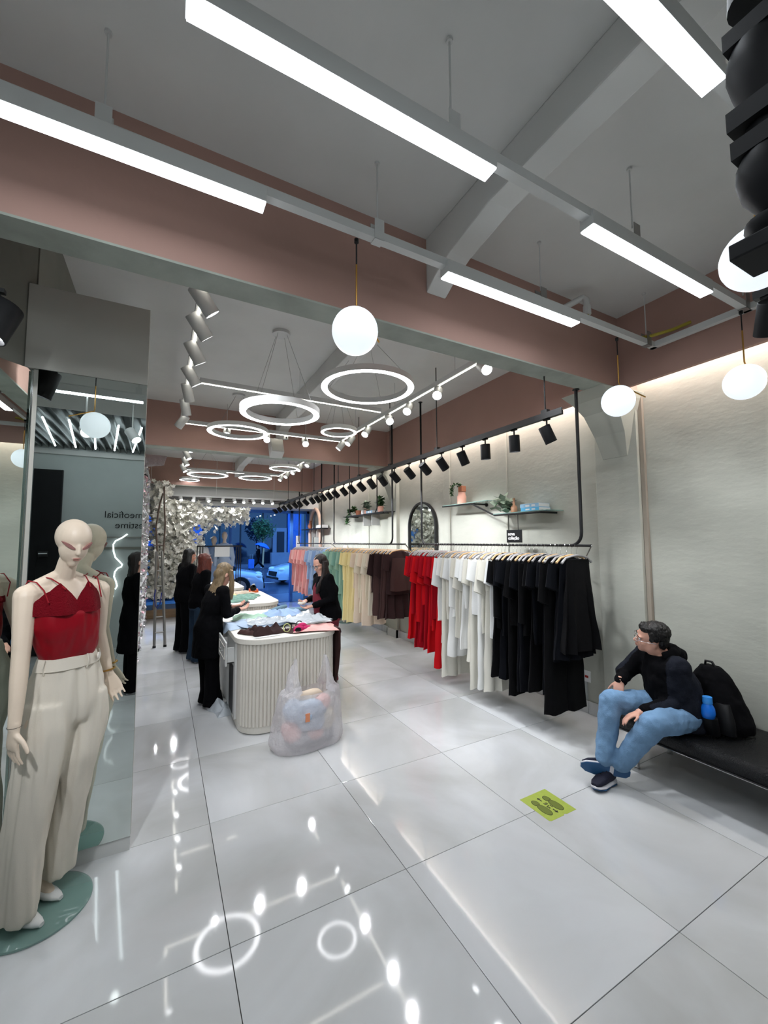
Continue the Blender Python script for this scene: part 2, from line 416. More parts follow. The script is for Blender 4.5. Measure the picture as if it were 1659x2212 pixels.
MB().tube([(-2.045, YF+0.06, 1.56), (-2.07, YF+0.055, 1.4), (-2.065, YF+0.055, 1.2), (-2.08, YF+0.055, 0.9)], 0.004, 6).build('cable', M_BLACK, ic)
# slatted metal ceiling with tubes over the entrance
ce = struct('ceiling_slatted', MB().box((-2.4, YF-0.3, 3.40), (4.0, -2.12, 3.44)), mat('slat_ceiling_grey', (120, 124, 124), 0.8))
tag(ce, 'slatted white metal ceiling over the entrance')
for k in range(60):
    x = -2.3+k*0.098
    MB().box((x, YF+0.0, 3.33), (x+0.012, -2.13, 3.395)).build('slat', MATS['slat_ceiling_grey'], ce)
for k in range(6):
    tb = MB().tube([(-1.75+k*0.26-0.1, YF+0.35, 3.30), (-1.75+k*0.26+0.1, -2.5, 3.30)], 0.012, 8).build('fluorescent_tube', M_TUBE)
    tag(tb, '%s fluorescent tube from the dark door, under the slatted entrance ceiling' % ['first', 'second', 'third', 'fourth', 'fifth', 'sixth'][k], 'tube light', 'tubes under the slatted ceiling')
# lettering and neon profile on the back wall
RB = Matrix(((-1, 0, 0), (0, 0, 1), (0, 1, 0)))     # text plane facing +Y, reading towards -X
lt = empty('wall_lettering', (-0.8, YF+0.004, 2.1), 'black lettering on the grey wall behind the camera', 'lettering')
text_obj('letters', '@estimeoficial', 0.16, M_TEXT, lt, (-1.21, YF+0.004, 2.20), RB, align='RIGHT')
text_obj('letters', 'lojaestime', 0.16, M_TEXT, lt, (-1.05, YF+0.004, 2.02), RB, align='RIGHT')
nx = [(-0.86, 1.92), (-0.93, 1.86), (-1.03, 1.80), (-1.06, 1.74), (-1.05, 1.62), (-1.02, 1.52), (-0.96, 1.45), (-0.92, 1.40), (-0.93, 1.36), (-0.98, 1.34), (-1.02, 1.28), (-1.03, 1.20), (-1.00, 1.12), (-0.98, 1.04), (-1.00, 0.99), (-1.05, 1.02), (-1.07, 1.10), (-1.10, 1.04), (-1.04, 0.93), (-1.03, 0.86)]
ng = MB().tube([(x, YF+0.04, z) for x, z in nx], 0.012, 8, cap=True).build('neon_light', M_NEON)
tag(ng, 'white neon line sign drawing a face profile, seen in the mirror', 'neon sign')
tag(MB().box((-1.5, YF+0.001, 1.855), (0.6, YF+0.03, 1.875)).build('wall_rail', M_ALU), 'thin metal rail on the grey wall behind the camera', 'rail')
tag(MB().box((-1.33, YF+0.001, 1.66), (0.6, YF+0.025, 1.70)).build('wall_rail', M_DARKWALL), 'grey painted strip on the wall behind the camera', 'rail')
# rest of the front of the shop is closed by its side wall
# conduit on the right wall
tag(MB().box((XW-0.035, 0.12, 0.14), (XW, 0.158, 3.12)).build('wall_conduit', mat('conduit_paint', (150, 140, 128), 0.6), bevel=0.004), 'square painted conduit running down the wall beside the pilaster', 'conduit')

# ------------------------------------------------------------------ shopfront, far end
sf = struct('window_1', MB().box((3.02, YB-0.05, 0), (3.10, YB+0.05, 2.75)).box((3.52, YB-0.05, 0), (3.6, YB+0.05, 2.75)).box((-1.0, YB-0.05, 2.62), (3.6, YB+0.05, 2.75)).box((-1.0, YB-0.05, 0), (-0.92, YB+0.05, 2.7)).box((1.30, YB-0.04, 0), (1.36, YB+0.04, 2.7)), M_BLUEWALL)
MB().box((-0.92, YB-0.006, 0.02), (1.30, YB+0.006, 2.62)).build('pane', M_GLASS, sf)
MB().box((3.10, YB-0.006, 0.02), (3.52, YB+0.006, 2.62)).build('pane', M_GLASS, sf)
tag(MB().box((3.2, YB-0.03, 1.55), (3.32, YB-0.012, 1.95)).build('paper_notice', M_PLASTIC, sf), 'white paper notice')
bh = struct('trim_17', MB().box((XL, 9.2, 2.70), (XW, YB+0.05, 3.2)), M_WHITE)
struct('wall_front', MB().box((XL, 9.3, 3.2), (XW, YB+0.2, ZC+0.2)), M_PINK)
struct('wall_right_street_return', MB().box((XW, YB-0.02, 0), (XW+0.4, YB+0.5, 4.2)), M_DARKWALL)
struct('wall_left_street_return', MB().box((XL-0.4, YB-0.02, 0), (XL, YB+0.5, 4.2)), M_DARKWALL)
for k, (x0, x1) in enumerate(((-0.52, 0.62), (0.72, 1.52), (1.62, 2.95))):
    g = empty('air_vent', (x0, 9.2, 2.78), ['long slotted air vent above the white flowers', 'short slotted air vent in the middle above the window', 'long slotted air vent nearest the black spotlight track'][k], 'vent', 'air vents above the street window')
    MB().box((x0, 9.17, 2.78), (x1, 9.2, 2.80)).box((x0, 9.17, 2.94), (x1, 9.2, 2.96)).box((x0, 9.17, 2.78), (x0+0.02, 9.2, 2.96)).box((x1-0.02, 9.17, 2.78), (x1, 9.2, 2.96)).build('frame', M_WHITE, g)
    MB().box((x0+0.02, 9.195, 2.80), (x1-0.02, 9.199, 2.94)).build('backing', M_BLACKM, g)
    for q in range(5):
        z = 2.815+q*0.026
        MB().box((x0+0.02, 9.172, z), (x1-0.02, 9.19, z+0.006)).build('slat', M_WHITE, g)
# street: asphalt, kerb, far facade
struct('floor_street', MB().box((-40, YB, -0.14), (60, 31, -0.06)), M_ROAD)
struct('floor_pavement', MB().box((-40, YB+0.1, -0.06), (60, 12.2, -0.005)), mat('wet_pavement', (92, 100, 116), 0.3, var=0.2, vscale=1.2))
struct('floor_far_pavement', MB().box((-40, 28.6, -0.06), (60, 31, 0.06)), MATS['wet_pavement'])
tag(MB().box((1.5, 16.8, -0.059), (4.2, 17.0, -0.052)).build('road_marking', M_PLASTIC), 'white painted line across the wet road', 'road marking')
mt = MB().box((1.9, 9.35, 0.0), (2.6, 9.85, 0.012)).build('door_mat', M_BLACKM, bevel=0.004); tag(mt, 'black door mat just inside the shop entrance', 'mat')
fb = empty('building', (4, 31, 0), 'building across the street with a blue portal and dark shop window', 'building')
MB().box((-40, 31.3, 0), (60, 33, 14)).build('wall', M_STONE, fb)
MB().box((1.2, 31.0, 0.06), (2.2, 31.3, 5.2)).build('pillar', M_BLUEWALL, fb)
MB().box((8.6, 31.0, 0.06), (9.7, 31.3, 5.2)).build('pillar', M_BLUEWALL, fb)
MB().box((1.2, 30.95, 4.1), (9.7, 31.3, 5.2)).build('lintel', M_BLUEWALL, fb)
MB().box((2.2, 31.22, 0.06), (8.6, 31.28, 4.1)).build('shop_window', M_CARGL, fb)
for x in (3.4, 4.9, 6.6): MB().box((x, 31.1, 0.06), (x+0.08, 31.22, 4.1)).build('mullion', M_DARKIN, fb)
MB().box((7.4, 31.0, 0.3), (8.5, 31.2, 2.9)).build('doorway', M_STONE, fb)
MB().box((7.7, 30.98, 0.3), (8.3, 31.02, 2.6)).build('door_leaf', M_DARKIN, fb)
MB().box((-2.5, 31.0, 1.4), (1.0, 31.3, 4.0)).build('shutter', M_BLUEWALL, fb)
for k in range(9): MB().box((-2.5, 30.96, 1.5+k*0.27), (1.0, 31.0, 1.53+k*0.27)).build('shutter_slat', M_DARKIN, fb)
MB().box((-8, 31.0, 0.06), (-2.7, 31.3, 5.0)).build('dark_shopfront', M_DARKIN, fb)
for q in range(5):
    lm = MB().ell((3+q*1.1, 30.6, 3.9-0.1*(q % 2)), (0.05, 0.05, 0.03)).build('downlight', M_LENS, fb)
# tree in a planter in front of the far facade
tr = empty('street_tree', (6.4, 29.9, 0.06), 'dark leafy small tree before the shop window across the street', 'tree')
MB().tube([(6.4, 29.9, 0.06), (6.45, 29.9, 1.2), (6.4, 29.85, 2.3)], [0.07, 0.06, 0.04]).build('trunk', M_WOOD, tr)
lf = MB()
for k in range(420):
    d = V((random.gauss(0, 1), random.gauss(0, 1), random.gauss(0, 1))).normalized()*random.uniform(0.3, 1.0)
    c = V((6.4+d.x*0.95, 29.8+d.y*0.5, 2.8+d.z*0.95)); a = V((random.uniform(-1, 1), random.uniform(-1, 1), random.uniform(-1, 1))).normalized()*0.16; b = a.orthogonal().normalized()*0.07
    lf.add([c-a, c+b, c+a, c-b], [(0, 1, 2, 3)])
tag(lf.build('foliage', M_LEAF, tr), kind='stuff')
MB().box((7.0, 29.7, 0.06), (8.4, 30.2, 0.95)).build('planter', M_STONE, tr)
def car(name, x, y, rz, label, scale=1.0):
    g = empty(name, (x, y, -0.06), label, 'car', 'parked cars in the street'); g.rotation_euler.z = rz
    L, W = 4.1*scale, 1.74*scale
    prof = [(-2.05, .42), (-2.0, .62), (-1.75, .74), (-1.1, .86), (-.98, .88), (0.9, .92), (1.6, .92), (2.0, .84), (2.05, .45)]
    rs = []
    for px, pz in prof:
        w = W/2*(1-0.16*max(0, abs(px)/2.05-0.7)/0.3); zz = pz*scale; px *= scale
        rs.append([(px, -w*0.96, .22), (px, w*0.96, .22), (px, w, .45), (px, w*0.98, zz*0.86), (px, w*0.82, zz), (px, -w*0.82, zz), (px, -w*0.98, zz*0.86), (px, -w, .45)])
    body = MB().rings(rs).build('body', M_CAR, g, smooth=True, local=True)
    cb = [(-1.15, .84, .74), (-0.45, 1.36, .60), (0.2, 1.46, .58), (0.95, 1.40, .58), (1.75, .88, .70)]
    rs = [[(px, -w, .80), (px, w, .80), (px, w*0.94, z), (px, -w*0.94, z)] for px, z, w in cb]
    MB().rings(rs).build('cabin', M_CARGL, g, local=True, smooth=True)
    MB().prism([(-0.42, -.56, 1.37), (-0.42, .56, 1.37), (0.2, .55, 1.475), (0.95, .55, 1.415), (1.05, .5, 1.35), (1.05, -.5, 1.35), (0.95, -.55, 1.415), (0.2, -.55, 1.475)], (0, 0, 0.02)).build('roof', M_CAR, g, local=True)
    for sx in (-1.3, 1.3):
        for sy in (-1, 1):
            w = MB().lathe([(0.1, -0.1), (0.31, -0.1), (0.33, -0.05), (0.33, 0.07), (0.31, 0.1), (0.1, 0.1)], (sx, sy*(W/2-0.08), 0.33), 22, Matrix.Rotation(PI/2, 3, 'X')).build('wheel', M_RUBBER, g, local=True)
            MB().lathe([(0.02, -0.11), (0.2, -0.11), (0.2, 0.11), (0.02, 0.11)], (sx, sy*(W/2-0.075), 0.33), 14, Matrix.Rotation(PI/2, 3, 'X')).build('hubcap', M_ALU, w, local=True)
    for sy in (-1, 1):
        MB().ell((-1.86, sy*0.58, 0.64), (0.16, 0.17, 0.09)).build('headlight', M_PLASTIC, g, local=True, smooth=True)
    MB().box((-2.08, -.45, .36), (-2.0, .45, .56)).build('grille', M_RUBBER, g, local=True, bevel=0.02)
    MB().box((-2.1, -.7, .24), (-1.98, .7, .33)).build('bumper_intake', M_RUBBER, g, local=True, bevel=0.02)
    return g
car('car', 5.95, 16.3, 0.12, 'nearer light car on the right with its rounded bonnet behind the pink clothes')
car('car', 9.4, 24.5, 0.05, 'farther light car on the right with its headlight facing left')
car('car', 0.9, 13.6, 2.95, 'light car on the left seen behind the black rail stand')
car('car', -5.4, 22.0, 0.0, 'light car farthest left, across the road behind the flowers')
# ------------------------------------------------------------------ lamps
def globe(x, y, label, ang):
    g = empty('globe_pendant', (x, y, 3.35), label, 'pendant lamp', 'opal globe pendants hanging from the white channel')
    MB().lathe([(0.012, 0), (0.012, -0.02), (0.005, -0.025)], (x, y, 3.35), 10).build('ceiling_cap', M_BLACK, g)
    MB().tube([(x, y, 3.335), (x, y, 3.205)], 0.004, 6).build('cord', M_BLACK, g)
    d = V((math.cos(ang), math.sin(ang), 0))
    e = V((x, y, 2.975)); end = e+d*0.20+V((0, 0, -0.10))
    MB().tube([(x, y, 3.21), (x, y, 2.99), e+d*0.006+V((0, 0, -0.002)), end], 0.005, 8).build('brass_stem', M_BRASS, g)
    c = V((x, y, 2.845))+V((-d.x*0.012, -d.y*0.012, 0))
    n = d.cross(V((0, 0, 1))).normalized()
    MB().ell(c, (0.118, 0.118, 0.118), n=28, m=18).build('globe', M_GLOBE, g, smooth=True)
    MB().tube([c+V((0, 0, 0.112)), c+V((0, 0, 0.112))+d*0.03+V((0, 0, 0.006))], 0.010, 10).build('lamp_holder', M_BRASS, g)
    return g
globe(0.533, -0.162, 'opal globe pendant hanging left of centre, in front of the pink beam', -0.2+PI*0.5-0.9)
globe(2.765, -0.162, 'opal globe pendant before the pilaster at the corner of the white channel', -0.5)
globe(3.163, -0.794, 'opal globe pendant hanging closest to the right-hand wall above the bench', -0.35)
globe(-0.90, -0.72, 'opal globe pendant seen only in the mirror behind the mannequin', 2.6)
globe(1.665, -1.385, 'opal globe pendant half hidden by the black turned post', 0.2)

# white square channel with tubes below
ZCH = 3.37
ch = empty('light_channel', (1.5, -0.2, ZCH), 'white suspended channel grid carrying the linear lamps near the entrance', 'light channel')
def bar(a, b, w, h, mb=None, z0=ZCH):
    a, b = V(a), V(b); t = (b-a).normalized(); n = V((-t.y, t.x, 0))*w/2
    mb = mb or MB()
    return mb.rings([[p+n, p-n, p-n+V((0, 0, h)), p+n+V((0, 0, h))] for p in (a+V((0, 0, z0)), b+V((0, 0, z0)))])
ys = [-0.175, -0.80, -1.415]
for yy in ys:
    bar((-2.3, yy, 0), (3.27, yy, 0), 0.045, 0.045).build('channel_rail', M_WHITE, ch)
bar((3.25, -2.05, 0), (3.25, -0.15, 0), 0.045, 0.045).build('channel_rail', M_WHITE, ch)
bar((-2.28, -2.05, 0), (-2.28, -0.15, 0), 0.045, 0.045).build('channel_rail', M_WHITE, ch)
hang = [(-0.565, -0.175), (0.66, -0.80), (0.65, -0.175), (1.895, -0.80), (1.905, -0.175), (3.15, -0.175), (3.2, -0.80), (-0.6, -0.80), (-0.6, -1.415), (2.0, -1.415)]
for hx, hy in hang:
    h = MB().tube([(hx, hy, ZCH+0.10), (hx, hy, ZC)], 0.0045, 6).lathe([(0.014, 0), (0.014, 0.012)], (hx, hy, ZC-0.012), 8).build('hanging_rod', M_WHITE, ch)
    MB().box((hx-0.028, hy-0.026, ZCH-0.004), (hx+0.028, hy-0.023, ZCH+0.11)).box((hx-0.028, hy+0.023, ZCH-0.004), (hx+0.028, hy+0.026, ZCH+0.11)).box((hx-0.028, hy-0.026, ZCH-0.006), (hx+0.028, hy+0.026, ZCH-0.002)).build('bracket', M_ALU if hx > 1.8 else M_WHITE, h)
def linear(x0, x1, y, label, w=0.075):
    g = empty('linear_lamp', ((x0+x1)/2, y, ZCH), label, 'linear lamp', 'linear lamps on the white channel')
    MB().box((x0, y-w/2, ZCH-0.045), (x1, y+w/2, ZCH+0.03)).build('housing', M_WHITE, g, bevel=0.002)
    MB().box((x0+0.004, y-w/2+0.003, ZCH-0.052), (x1-0.004, y+w/2-0.003, ZCH-0.0455)).build('diffuser', M_TUBE, g)
linear(-1.20, 0.06, -0.175, 'linear lamp at the far left before the pink beam')
linear(1.09, 2.26, -0.175, 'linear lamp right of centre, close under the pink beam')
linear(-0.30, 0.87, -0.80, 'long bright linear lamp crossing the top centre')
linear(1.50, 2.68, -0.80, 'linear lamp on the right above the pvc elbow')
linear(0.15, 1.31, -1.415, 'linear lamp at the top right corner of the frame, nearest the camera')
linear(-1.7, -0.55, -1.415, 'linear lamp behind the camera on the left')
# yellow-green cable sleeves and the pvc elbow
pv = empty('pvc_pipe', (2.55, 0.16, 3.66), 'white pvc elbow pipe coming out of the pink beam with wires', 'pipe')
MB().tube([(2.50, 0.165, 3.66), (2.60, 0.04, 3.72), (2.625, 0.015, 3.735), (2.64, -0.005, 3.71), (2.64, -0.008, 3.60)], 0.024, 12).build('pipe', M_WHITE, pv, smooth=True)
MB().lathe([(0.03, 0), (0.03, 0.07)], (2.64, -0.008, 3.585), 14).build('collar', M_WHITE, pv)
MB().tube([(2.645, -0.008, 3.59), (2.65, -0.02, 3.53), (2.70, -0.05, 3.47), (2.78, -0.12, 3.43), (2.84, -0.17, 3.42)], 0.008, 6).build('yellow_wire', M_YELLOW, pv)
MB().tube([(2.632, -0.008, 3.59), (2.63, -0.03, 3.50), (2.66, -0.1, 3.43)], 0.005, 6).build('grey_wire', M_ALU, pv)
tag(MB().tube([(3.10, -0.17, 3.43), (3.18, -0.2, 3.45), (3.27, -0.32, 3.47), (3.33, -0.42, 3.50)], 0.013, 8).build('cable_sleeve', M_YELLOW), 'yellow corrugated cable sleeve by the corner of the white channel', 'cable')

# ring lamps
def ring(x, y, z, R, label, canopy=None):
    g = empty('ring_pendant', (x, y, z), label, 'ring lamp', 'white ring pendants')
    w = 0.055*min(1, R/0.4)+0.01
    MB().rings([[(x+(R-a)*math.cos(t), y+(R-a)*math.sin(t), z+b) for a, b in ((0, 0), (0, 0.055), (w, 0.055), (w, 0.0), (w-0.003, 0.0), (w-0.003, 0.004), (0.003, 0.004), (0.003, 0))] for t in [2*PI*k/64 for k in range(64)]], closed=True).build('ring_frame', M_WHITE, g, smooth=True)
    MB().rings([[(x+(R-a)*math.cos(t), y+(R-a)*math.sin(t), z+b) for a, b in ((0.004, -0.002), (0.004, 0.003), (w-0.004, 0.003), (w-0.004, -0.002))] for t in [2*PI*k/64 for k in range(64)]], closed=True).build('diffuser', M_RING, g)
    MB().lathe([(0.02, ZC-0.0), (0.085, ZC-0.001), (0.085, ZC-0.03), (0.02, ZC-0.032)], (x, y, 0), 24).build('canopy', M_WHITE, g, smooth=True)
    for k in range(4):
        t = PI/4+k*PI/2
        MB().tube([(x+0.06*math.cos(t), y+0.06*math.sin(t), ZC-0.03), (x+(R-w/2)*math.cos(t), y+(R-w/2)*math.sin(t), z+0.05)], 0.0018, 4).build('wire', M_ALU, g)
ring(1.45, 1.58, 3.30, 0.465, 'largest white ring pendant, just right of the left globe')
ring(0.648, 1.862, 3.0, 0.375, 'white ring pendant hanging lowest, left of the largest ring')
ring(1.79, 3.19, 3.28, 0.25, 'smallest white ring pendant in the middle bay on the right')
ring(0.556, 3.83, 3.28, 0.40, 'white ring pendant nearest the white loudspeaker')
ring(0.53, 7.9, 3.28, 0.43, 'white ring pendant in the far bay on the left')
ring(1.57, 7.9, 3.28, 0.38, 'white ring pendant in the far bay in the centre')
ring(1.85, 6.35, 3.28, 0.30, 'white ring pendant in the far bay close to the right track')
ring(0.2, 8.75, 3.26, 0.22, 'small white ring pendant beside the top of the ladder')

# led strip tracks (bay 2 and bay 3)
def track(name, pts, label, z=3.45, group='white lighting tracks'):
    g = empty(name, (*pts[0], z), label, 'lighting track', group)
    for a, b in zip(pts, pts[1:]):
        bar((a[0], a[1], 0), (b[0], b[1], 0), 0.05, 0.05, z0=z+0.004).build('track_rail', M_WHITE, g)
        bar((a[0], a[1], 0), (b[0], b[1], 0), 0.014, 0.006, z0=z-0.001).build('light_strip', M_STRIP, g)
        L = (V((b[0], b[1], 0))-V((a[0], a[1], 0))).length; nk = max(1, int(L/1.2))
        for k in range(nk):
            q = (k+0.5)/nk; px = a[0]+(b[0]-a[0])*q; py = a[1]+(b[1]-a[1])*q
            MB().tube([(px, py, z+0.05), (px, py, ZC)], 0.0035, 5).build('hanging_rod', M_WHITE, g)
    return g
track('lighting_track', [(-0.13, 0.60), (-0.13, 4.32), (2.27, 4.32), (2.27, 0.60)], 'white u-shaped track with a thin light line in the middle bay')
track('lighting_track', [(-0.02, 2.61), (2.14, 2.61)], 'straight white light bar crossing the middle bay above the rings')
track('lighting_track', [(0.02, 5.2), (0.02, 8.4), (2.25, 8.4), (2.25, 5.2)], 'white u-shaped track with a thin light line in the far bay')
track('lighting_track', [(0.1, 6.0), (2.15, 6.0)], 'straight white light bar crossing the far bay')

# spotlights on tracks
def spot(name, p, d, m, label, group, r=0.048, L=0.15, watt=30, size=70, lensm=None, blend=0.6, stem=0.07, rng=0):
    p = V(p); d = V(d).normalized()
    g = empty(name, p, label, 'spotlight', group)
    MB().box((p.x-0.012, p.y-0.03, p.z-0.012), (p.x+0.012, p.y+0.03, p.z+0.002)).tube([p, p+V((0, 0, -stem))], 0.007, 8).build('mount', m, g)
    pv = p+V((0, 0, -stem)); R = towards(d).to_matrix()
    h = MB().lathe([(r*0.2, L*0.42), (r*0.94, L*0.42), (r, L*0.39), (r, -L*0.58), (r*0.93, -L*0.58), (r*0.86, -L*0.42), (0.005, -L*0.42)], pv, 20, R).build('housing', m, g, smooth=True)
    c = pv+d*(L*0.44)
    MB().lathe([(0.001, 0), (r*0.84, 0), (r*0.84, 0.004), (0.001, 0.004)], c, 16, R).build('lens', lensm or M_LENS, h)
    if watt:
        li = bpy.data.lights.new('spot_light', 'SPOT'); li.energy = watt; li.spot_size = math.radians(size); li.spot_blend = blend; li.shadow_soft_size = 0.03
        li.color = (0.93, 0.96, 1.0)
        lo = bpy.data.objects.new('spot_light', li); COL.objects.link(lo); lo.parent = g
        lo.location = (pv+d*(L*0.62))-p; lo.rotation_mode = 'QUATERNION'; lo.rotation_quaternion = towards(d)
    return g
ORD = ['first', 'second', 'third', 'fourth', 'fifth', 'sixth', 'seventh', 'eighth', 'ninth', 'tenth', 'eleventh', 'twelfth', 'thirteenth', 'fourteenth', 'fifteenth', 'sixteenth', 'seventeenth', 'eighteenth', 'nineteenth', 'twentieth', 'twenty-first', 'twenty-second', 'twenty-third', 'twenty-fourth', 'twenty-fifth', 'twenty-sixth', 'twenty-seventh', 'twenty-eighth', 'twenty-ninth', 'thirtieth', 'thirty-first', 'thirty-second', 'thirty-third', 'thirty-fourth', 'thirty-fifth', 'thirty-sixth']
XT, ZT = 2.47, 2.80
bt = empty('lighting_track', (XT, 0.13, ZT), 'long black ceiling-hung track running along the clothes rails', 'lighting track')
MB().box((XT-0.018, 0.13, ZT-0.018), (XT+0.018, 9.9, ZT+0.018)).build('track_rail', M_BLACK, bt, bevel=0.003)
MB().box((XT-0.03, 0.11, ZT-0.02), (XT-0.02, 9.9, ZT+0.03)).build('track_flange', M_BLACK, bt)
for yy in (0.29, 1.83, 2.95, 4.0, 4.9, 6.27, 7.13, 8.3, 9.4):
    h = MB().tube([(XT, yy, ZT+0.02), (XT, yy, ZB if yy < 0.35 else (ZC if yy < 8.9 else 3.2))], 0.006, 6).build('hanging_rod', M_BLACK, bt)
    MB().box((XT-0.02, yy-0.03, ZT+0.018), (XT+0.02, yy+0.03, ZT+0.06)).build('clamp', M_BLACK, h)
sy = [.28, .64, 1.02, 1.37, 1.74, 2.09, 2.45, 2.83, 3.19, 3.55, 3.92, 4.29, 4.64, 5.04, 5.38, 5.72, 6.06, 6.40, 6.85, 7.3, 7.7, 8.2, 8.7, 9.2, 9.7]
rs_ = random.Random(3)
for k, yy in enumerate(sy):
    dx = 0.95+rs_.uniform(-.2, .2); dy = rs_.uniform(-.1, .30)
    if k == 0: dx, dy = 0.42, -0.18
    if k in (1, 2): dx, dy = 0.10, 0.06
    if k == 3: dx, dy = 0.5, -0.05
    spot('track_spotlight', (XT, yy, ZT-0.018), (dx, dy, -1.0), M_BLACKM, '%s black spotlight on the long black track, counted from the near end' % ORD[k], 'black spotlights on the long black track', watt=W_BLACK if k not in (1, 2) else W_BLACK*0.7, size=72, stem=0.12, blend=1.0)
# white spotlights of the middle bay
k = 0
for yy, dx, dy in ((0.85, .75, .25), (1.22, .75, .35), (1.70, .55, .3), (2.25, .6, .2), (2.75, .25, .5), (3.3, .2, .3), (3.95, -.6, .5)):
    spot('track_spotlight', (-0.13, yy, 3.45), (dx, dy, -0.9), M_WHITE, '%s white spotlight along the left side of the middle track' % ORD[k], 'white spotlights in the middle bay', r=0.052, L=0.19, watt=W_WHITE, size=80, stem=0.06); k += 1
k = 0
for yy, dx, dy, w in ((0.80, -.35, -.95, 1), (1.52, -.6, -.6, .8), (2.12, -.65, -.5, .8), (2.62, -.35, -.95, 1), (3.28, -.6, -.35, .7), (3.88, -.6, -.1, .7), (4.25, -.6, 0.2, .7)):
    spot('track_spotlight', (2.27, yy, 3.45), (dx, dy, -0.8), M_WHITE, '%s white spotlight along the right side of the middle track' % ORD[k], 'white spotlights in the middle bay', r=0.052, L=0.17, watt=W_WHITE*w, size=80, stem=0.06); k += 1
for q, (xx, lab) in enumerate(((1.66, 'white spotlight right of the loudspeaker in the middle bay'), (1.05, 'white spotlight left of the loudspeaker in the middle bay'), (0.47, 'white spotlight seen through the ring pendant beside the loudspeaker'))):
    spot('track_spotlight', (xx, 4.32, 3.45), (-.15, -.9, -0.75), M_WHITE, lab, 'white spotlights in the middle bay', r=0.052, L=0.17, watt=W_WHITE*0.8, size=80, stem=0.06)
spot('track_spotlight', (0.43, 0.60, 3.47), (.9, -.35, -0.35), M_WHITE, 'white spotlight just behind the pink beam, above the lowest ring', 'white spotlights behind the pink beam', r=0.052, L=0.17, watt=W_WHITE*0.7, size=80, stem=0.06)
spot('track_spotlight', (1.66, 0.70, 3.47), (.5, -.85, -0.5), M_WHITE, 'white spotlight just behind the pink beam, between the two bright star lights', 'white spotlights behind the pink beam', r=0.052, L=0.17, watt=W_WHITE*0.7, size=80, stem=0.06)
bar((-0.13, 0.60, 0), (2.27, 0.60, 0), 0.03, 0.03, z0=3.475).build('track_rail', M_WHITE, bpy.data.objects['lighting_track'])
# far bay
k = 0
for yy in (5.5, 6.2, 6.9, 7.7): spot('track_spotlight', (0.02, yy, 3.45), (.4, -.2, -0.9), M_WHITE, '%s white spotlight on the left side of the far track' % ORD[k], 'white spotlights in the far bay', r=0.05, L=0.17, watt=W_WHITE*0.8, size=90); k += 1
k = 0
for yy in (5.45, 5.95, 6.55, 7.0, 7.6, 8.15): spot('track_spotlight', (2.25, yy, 3.45), (-.6, -.3, -0.9), M_WHITE, '%s white spotlight on the right side of the far track' % ORD[k], 'white spotlights in the far bay', r=0.05, L=0.16, watt=W_WHITE*0.6, size=90); k += 1
wt = empty('lighting_track', (0.6, 8.7, 2.86), 'white track with small spotlights above the white flowers and window', 'lighting track')
MB().box((-0.9, 8.68, 2.86), (2.6, 8.72, 2.89)).build('track_rail', M_WHITE, wt)
for q in (-0.6, 0.8, 2.2): MB().tube([(q, 8.7, 2.89), (q, 8.7, ZC)], 0.004, 5).build('hanging_rod', M_WHITE, wt)
for k, xx in enumerate((-.3, .02, .3, .62, .95, 1.22, 1.45, 1.68, 1.92, 2.15)):
    spot('track_spotlight', (xx, 8.70, 2.86), (-.15+0.3*(k % 2), -.55, -.8), M_WHITE, '%s small white spotlight from the left above the shop window' % ORD[k], 'small white spotlights above the shop window', r=0.04, L=0.11, watt=34, size=110, stem=0.05)
# black spotlights of the entrance bay
bt2 = empty('lighting_track', (2.30, -1.16, 3.0), 'short black track at the right edge above the bench', 'lighting track')
MB().box((2.28, -1.9, 2.98), (2.32, -1.155, 3.02)).build('track_rail', M_BLACK, bt2)
MB().tube([(2.30, -1.4, 3.02), (2.30, -1.4, ZC)], 0.006, 6).build('hanging_rod', M_BLACK, bt2)
spot('track_spotlight', (2.30, -1.21, 2.98), (.55, .35, -.8), M_BLACKM, 'black spotlight at the right edge of the frame under the globe', 'black spotlights of the entrance bay', r=0.055, L=0.16, watt=W_BIG*0.5, size=75, stem=0.10)
spot('track_spotlight', (2.30, -1.75, 2.98), (.62, .65, -.8), M_BLACKM, 'black spotlight right of the camera, out of frame', 'black spotlights of the entrance bay', r=0.055, L=0.16, watt=W_BIG*0.5, size=80, stem=0.10)
bt3 = empty('lighting_track', (-1.12, 0.4, 2.94), 'black track left of the mannequin, out of frame', 'lighting track')
MB().box((-1.14, 0.20, 2.94), (-1.00, 0.235, 2.975)).box((-1.14, 0.20, 2.94), (-1.105, 0.60, 2.975)).box((-1.14, 0.435, 2.94), (-1.0, 0.465, 2.96)).build('track_rail', M_BLACK, bt3)
MB().tube([(-1.12, 0.3, 2.97), (-1.12, 0.3, ZB)], 0.006, 6).build('hanging_rod', M_BLACK, bt3)
spot('track_spotlight', (-1.02, 0.45, 2.92), (-.30, -.12, -.9), M_BLACKM, 'black spotlight cropped by the left edge of the frame', 'black spotlights of the entrance bay', r=0.072, L=0.18, watt=W_BIG*0.4, size=80, stem=0.10)
spot('track_spotlight', (-1.06, -1.415, 3.365), (.22, 1.0, -.55), M_WHITE, 'white spotlight aimed at the mannequin, glaring in the mirror', 'white spotlights of the entrance bay', r=0.055, L=0.16, watt=W_BIG*2.2, size=60, stem=0.42)
spot('track_spotlight', (-0.66, -1.66, 3.365), (.6, .5, -.9), M_WHITE, 'white spotlight under the channel, seen at the right of the mirror', 'white spotlights of the entrance bay', r=0.055, L=0.16, watt=W_BIG*0.3, size=70, stem=0.36)
bar((-0.66, -1.8, 0), (-0.66, -1.415, 0), 0.03, 0.03).build('channel_rail', M_WHITE, ch)

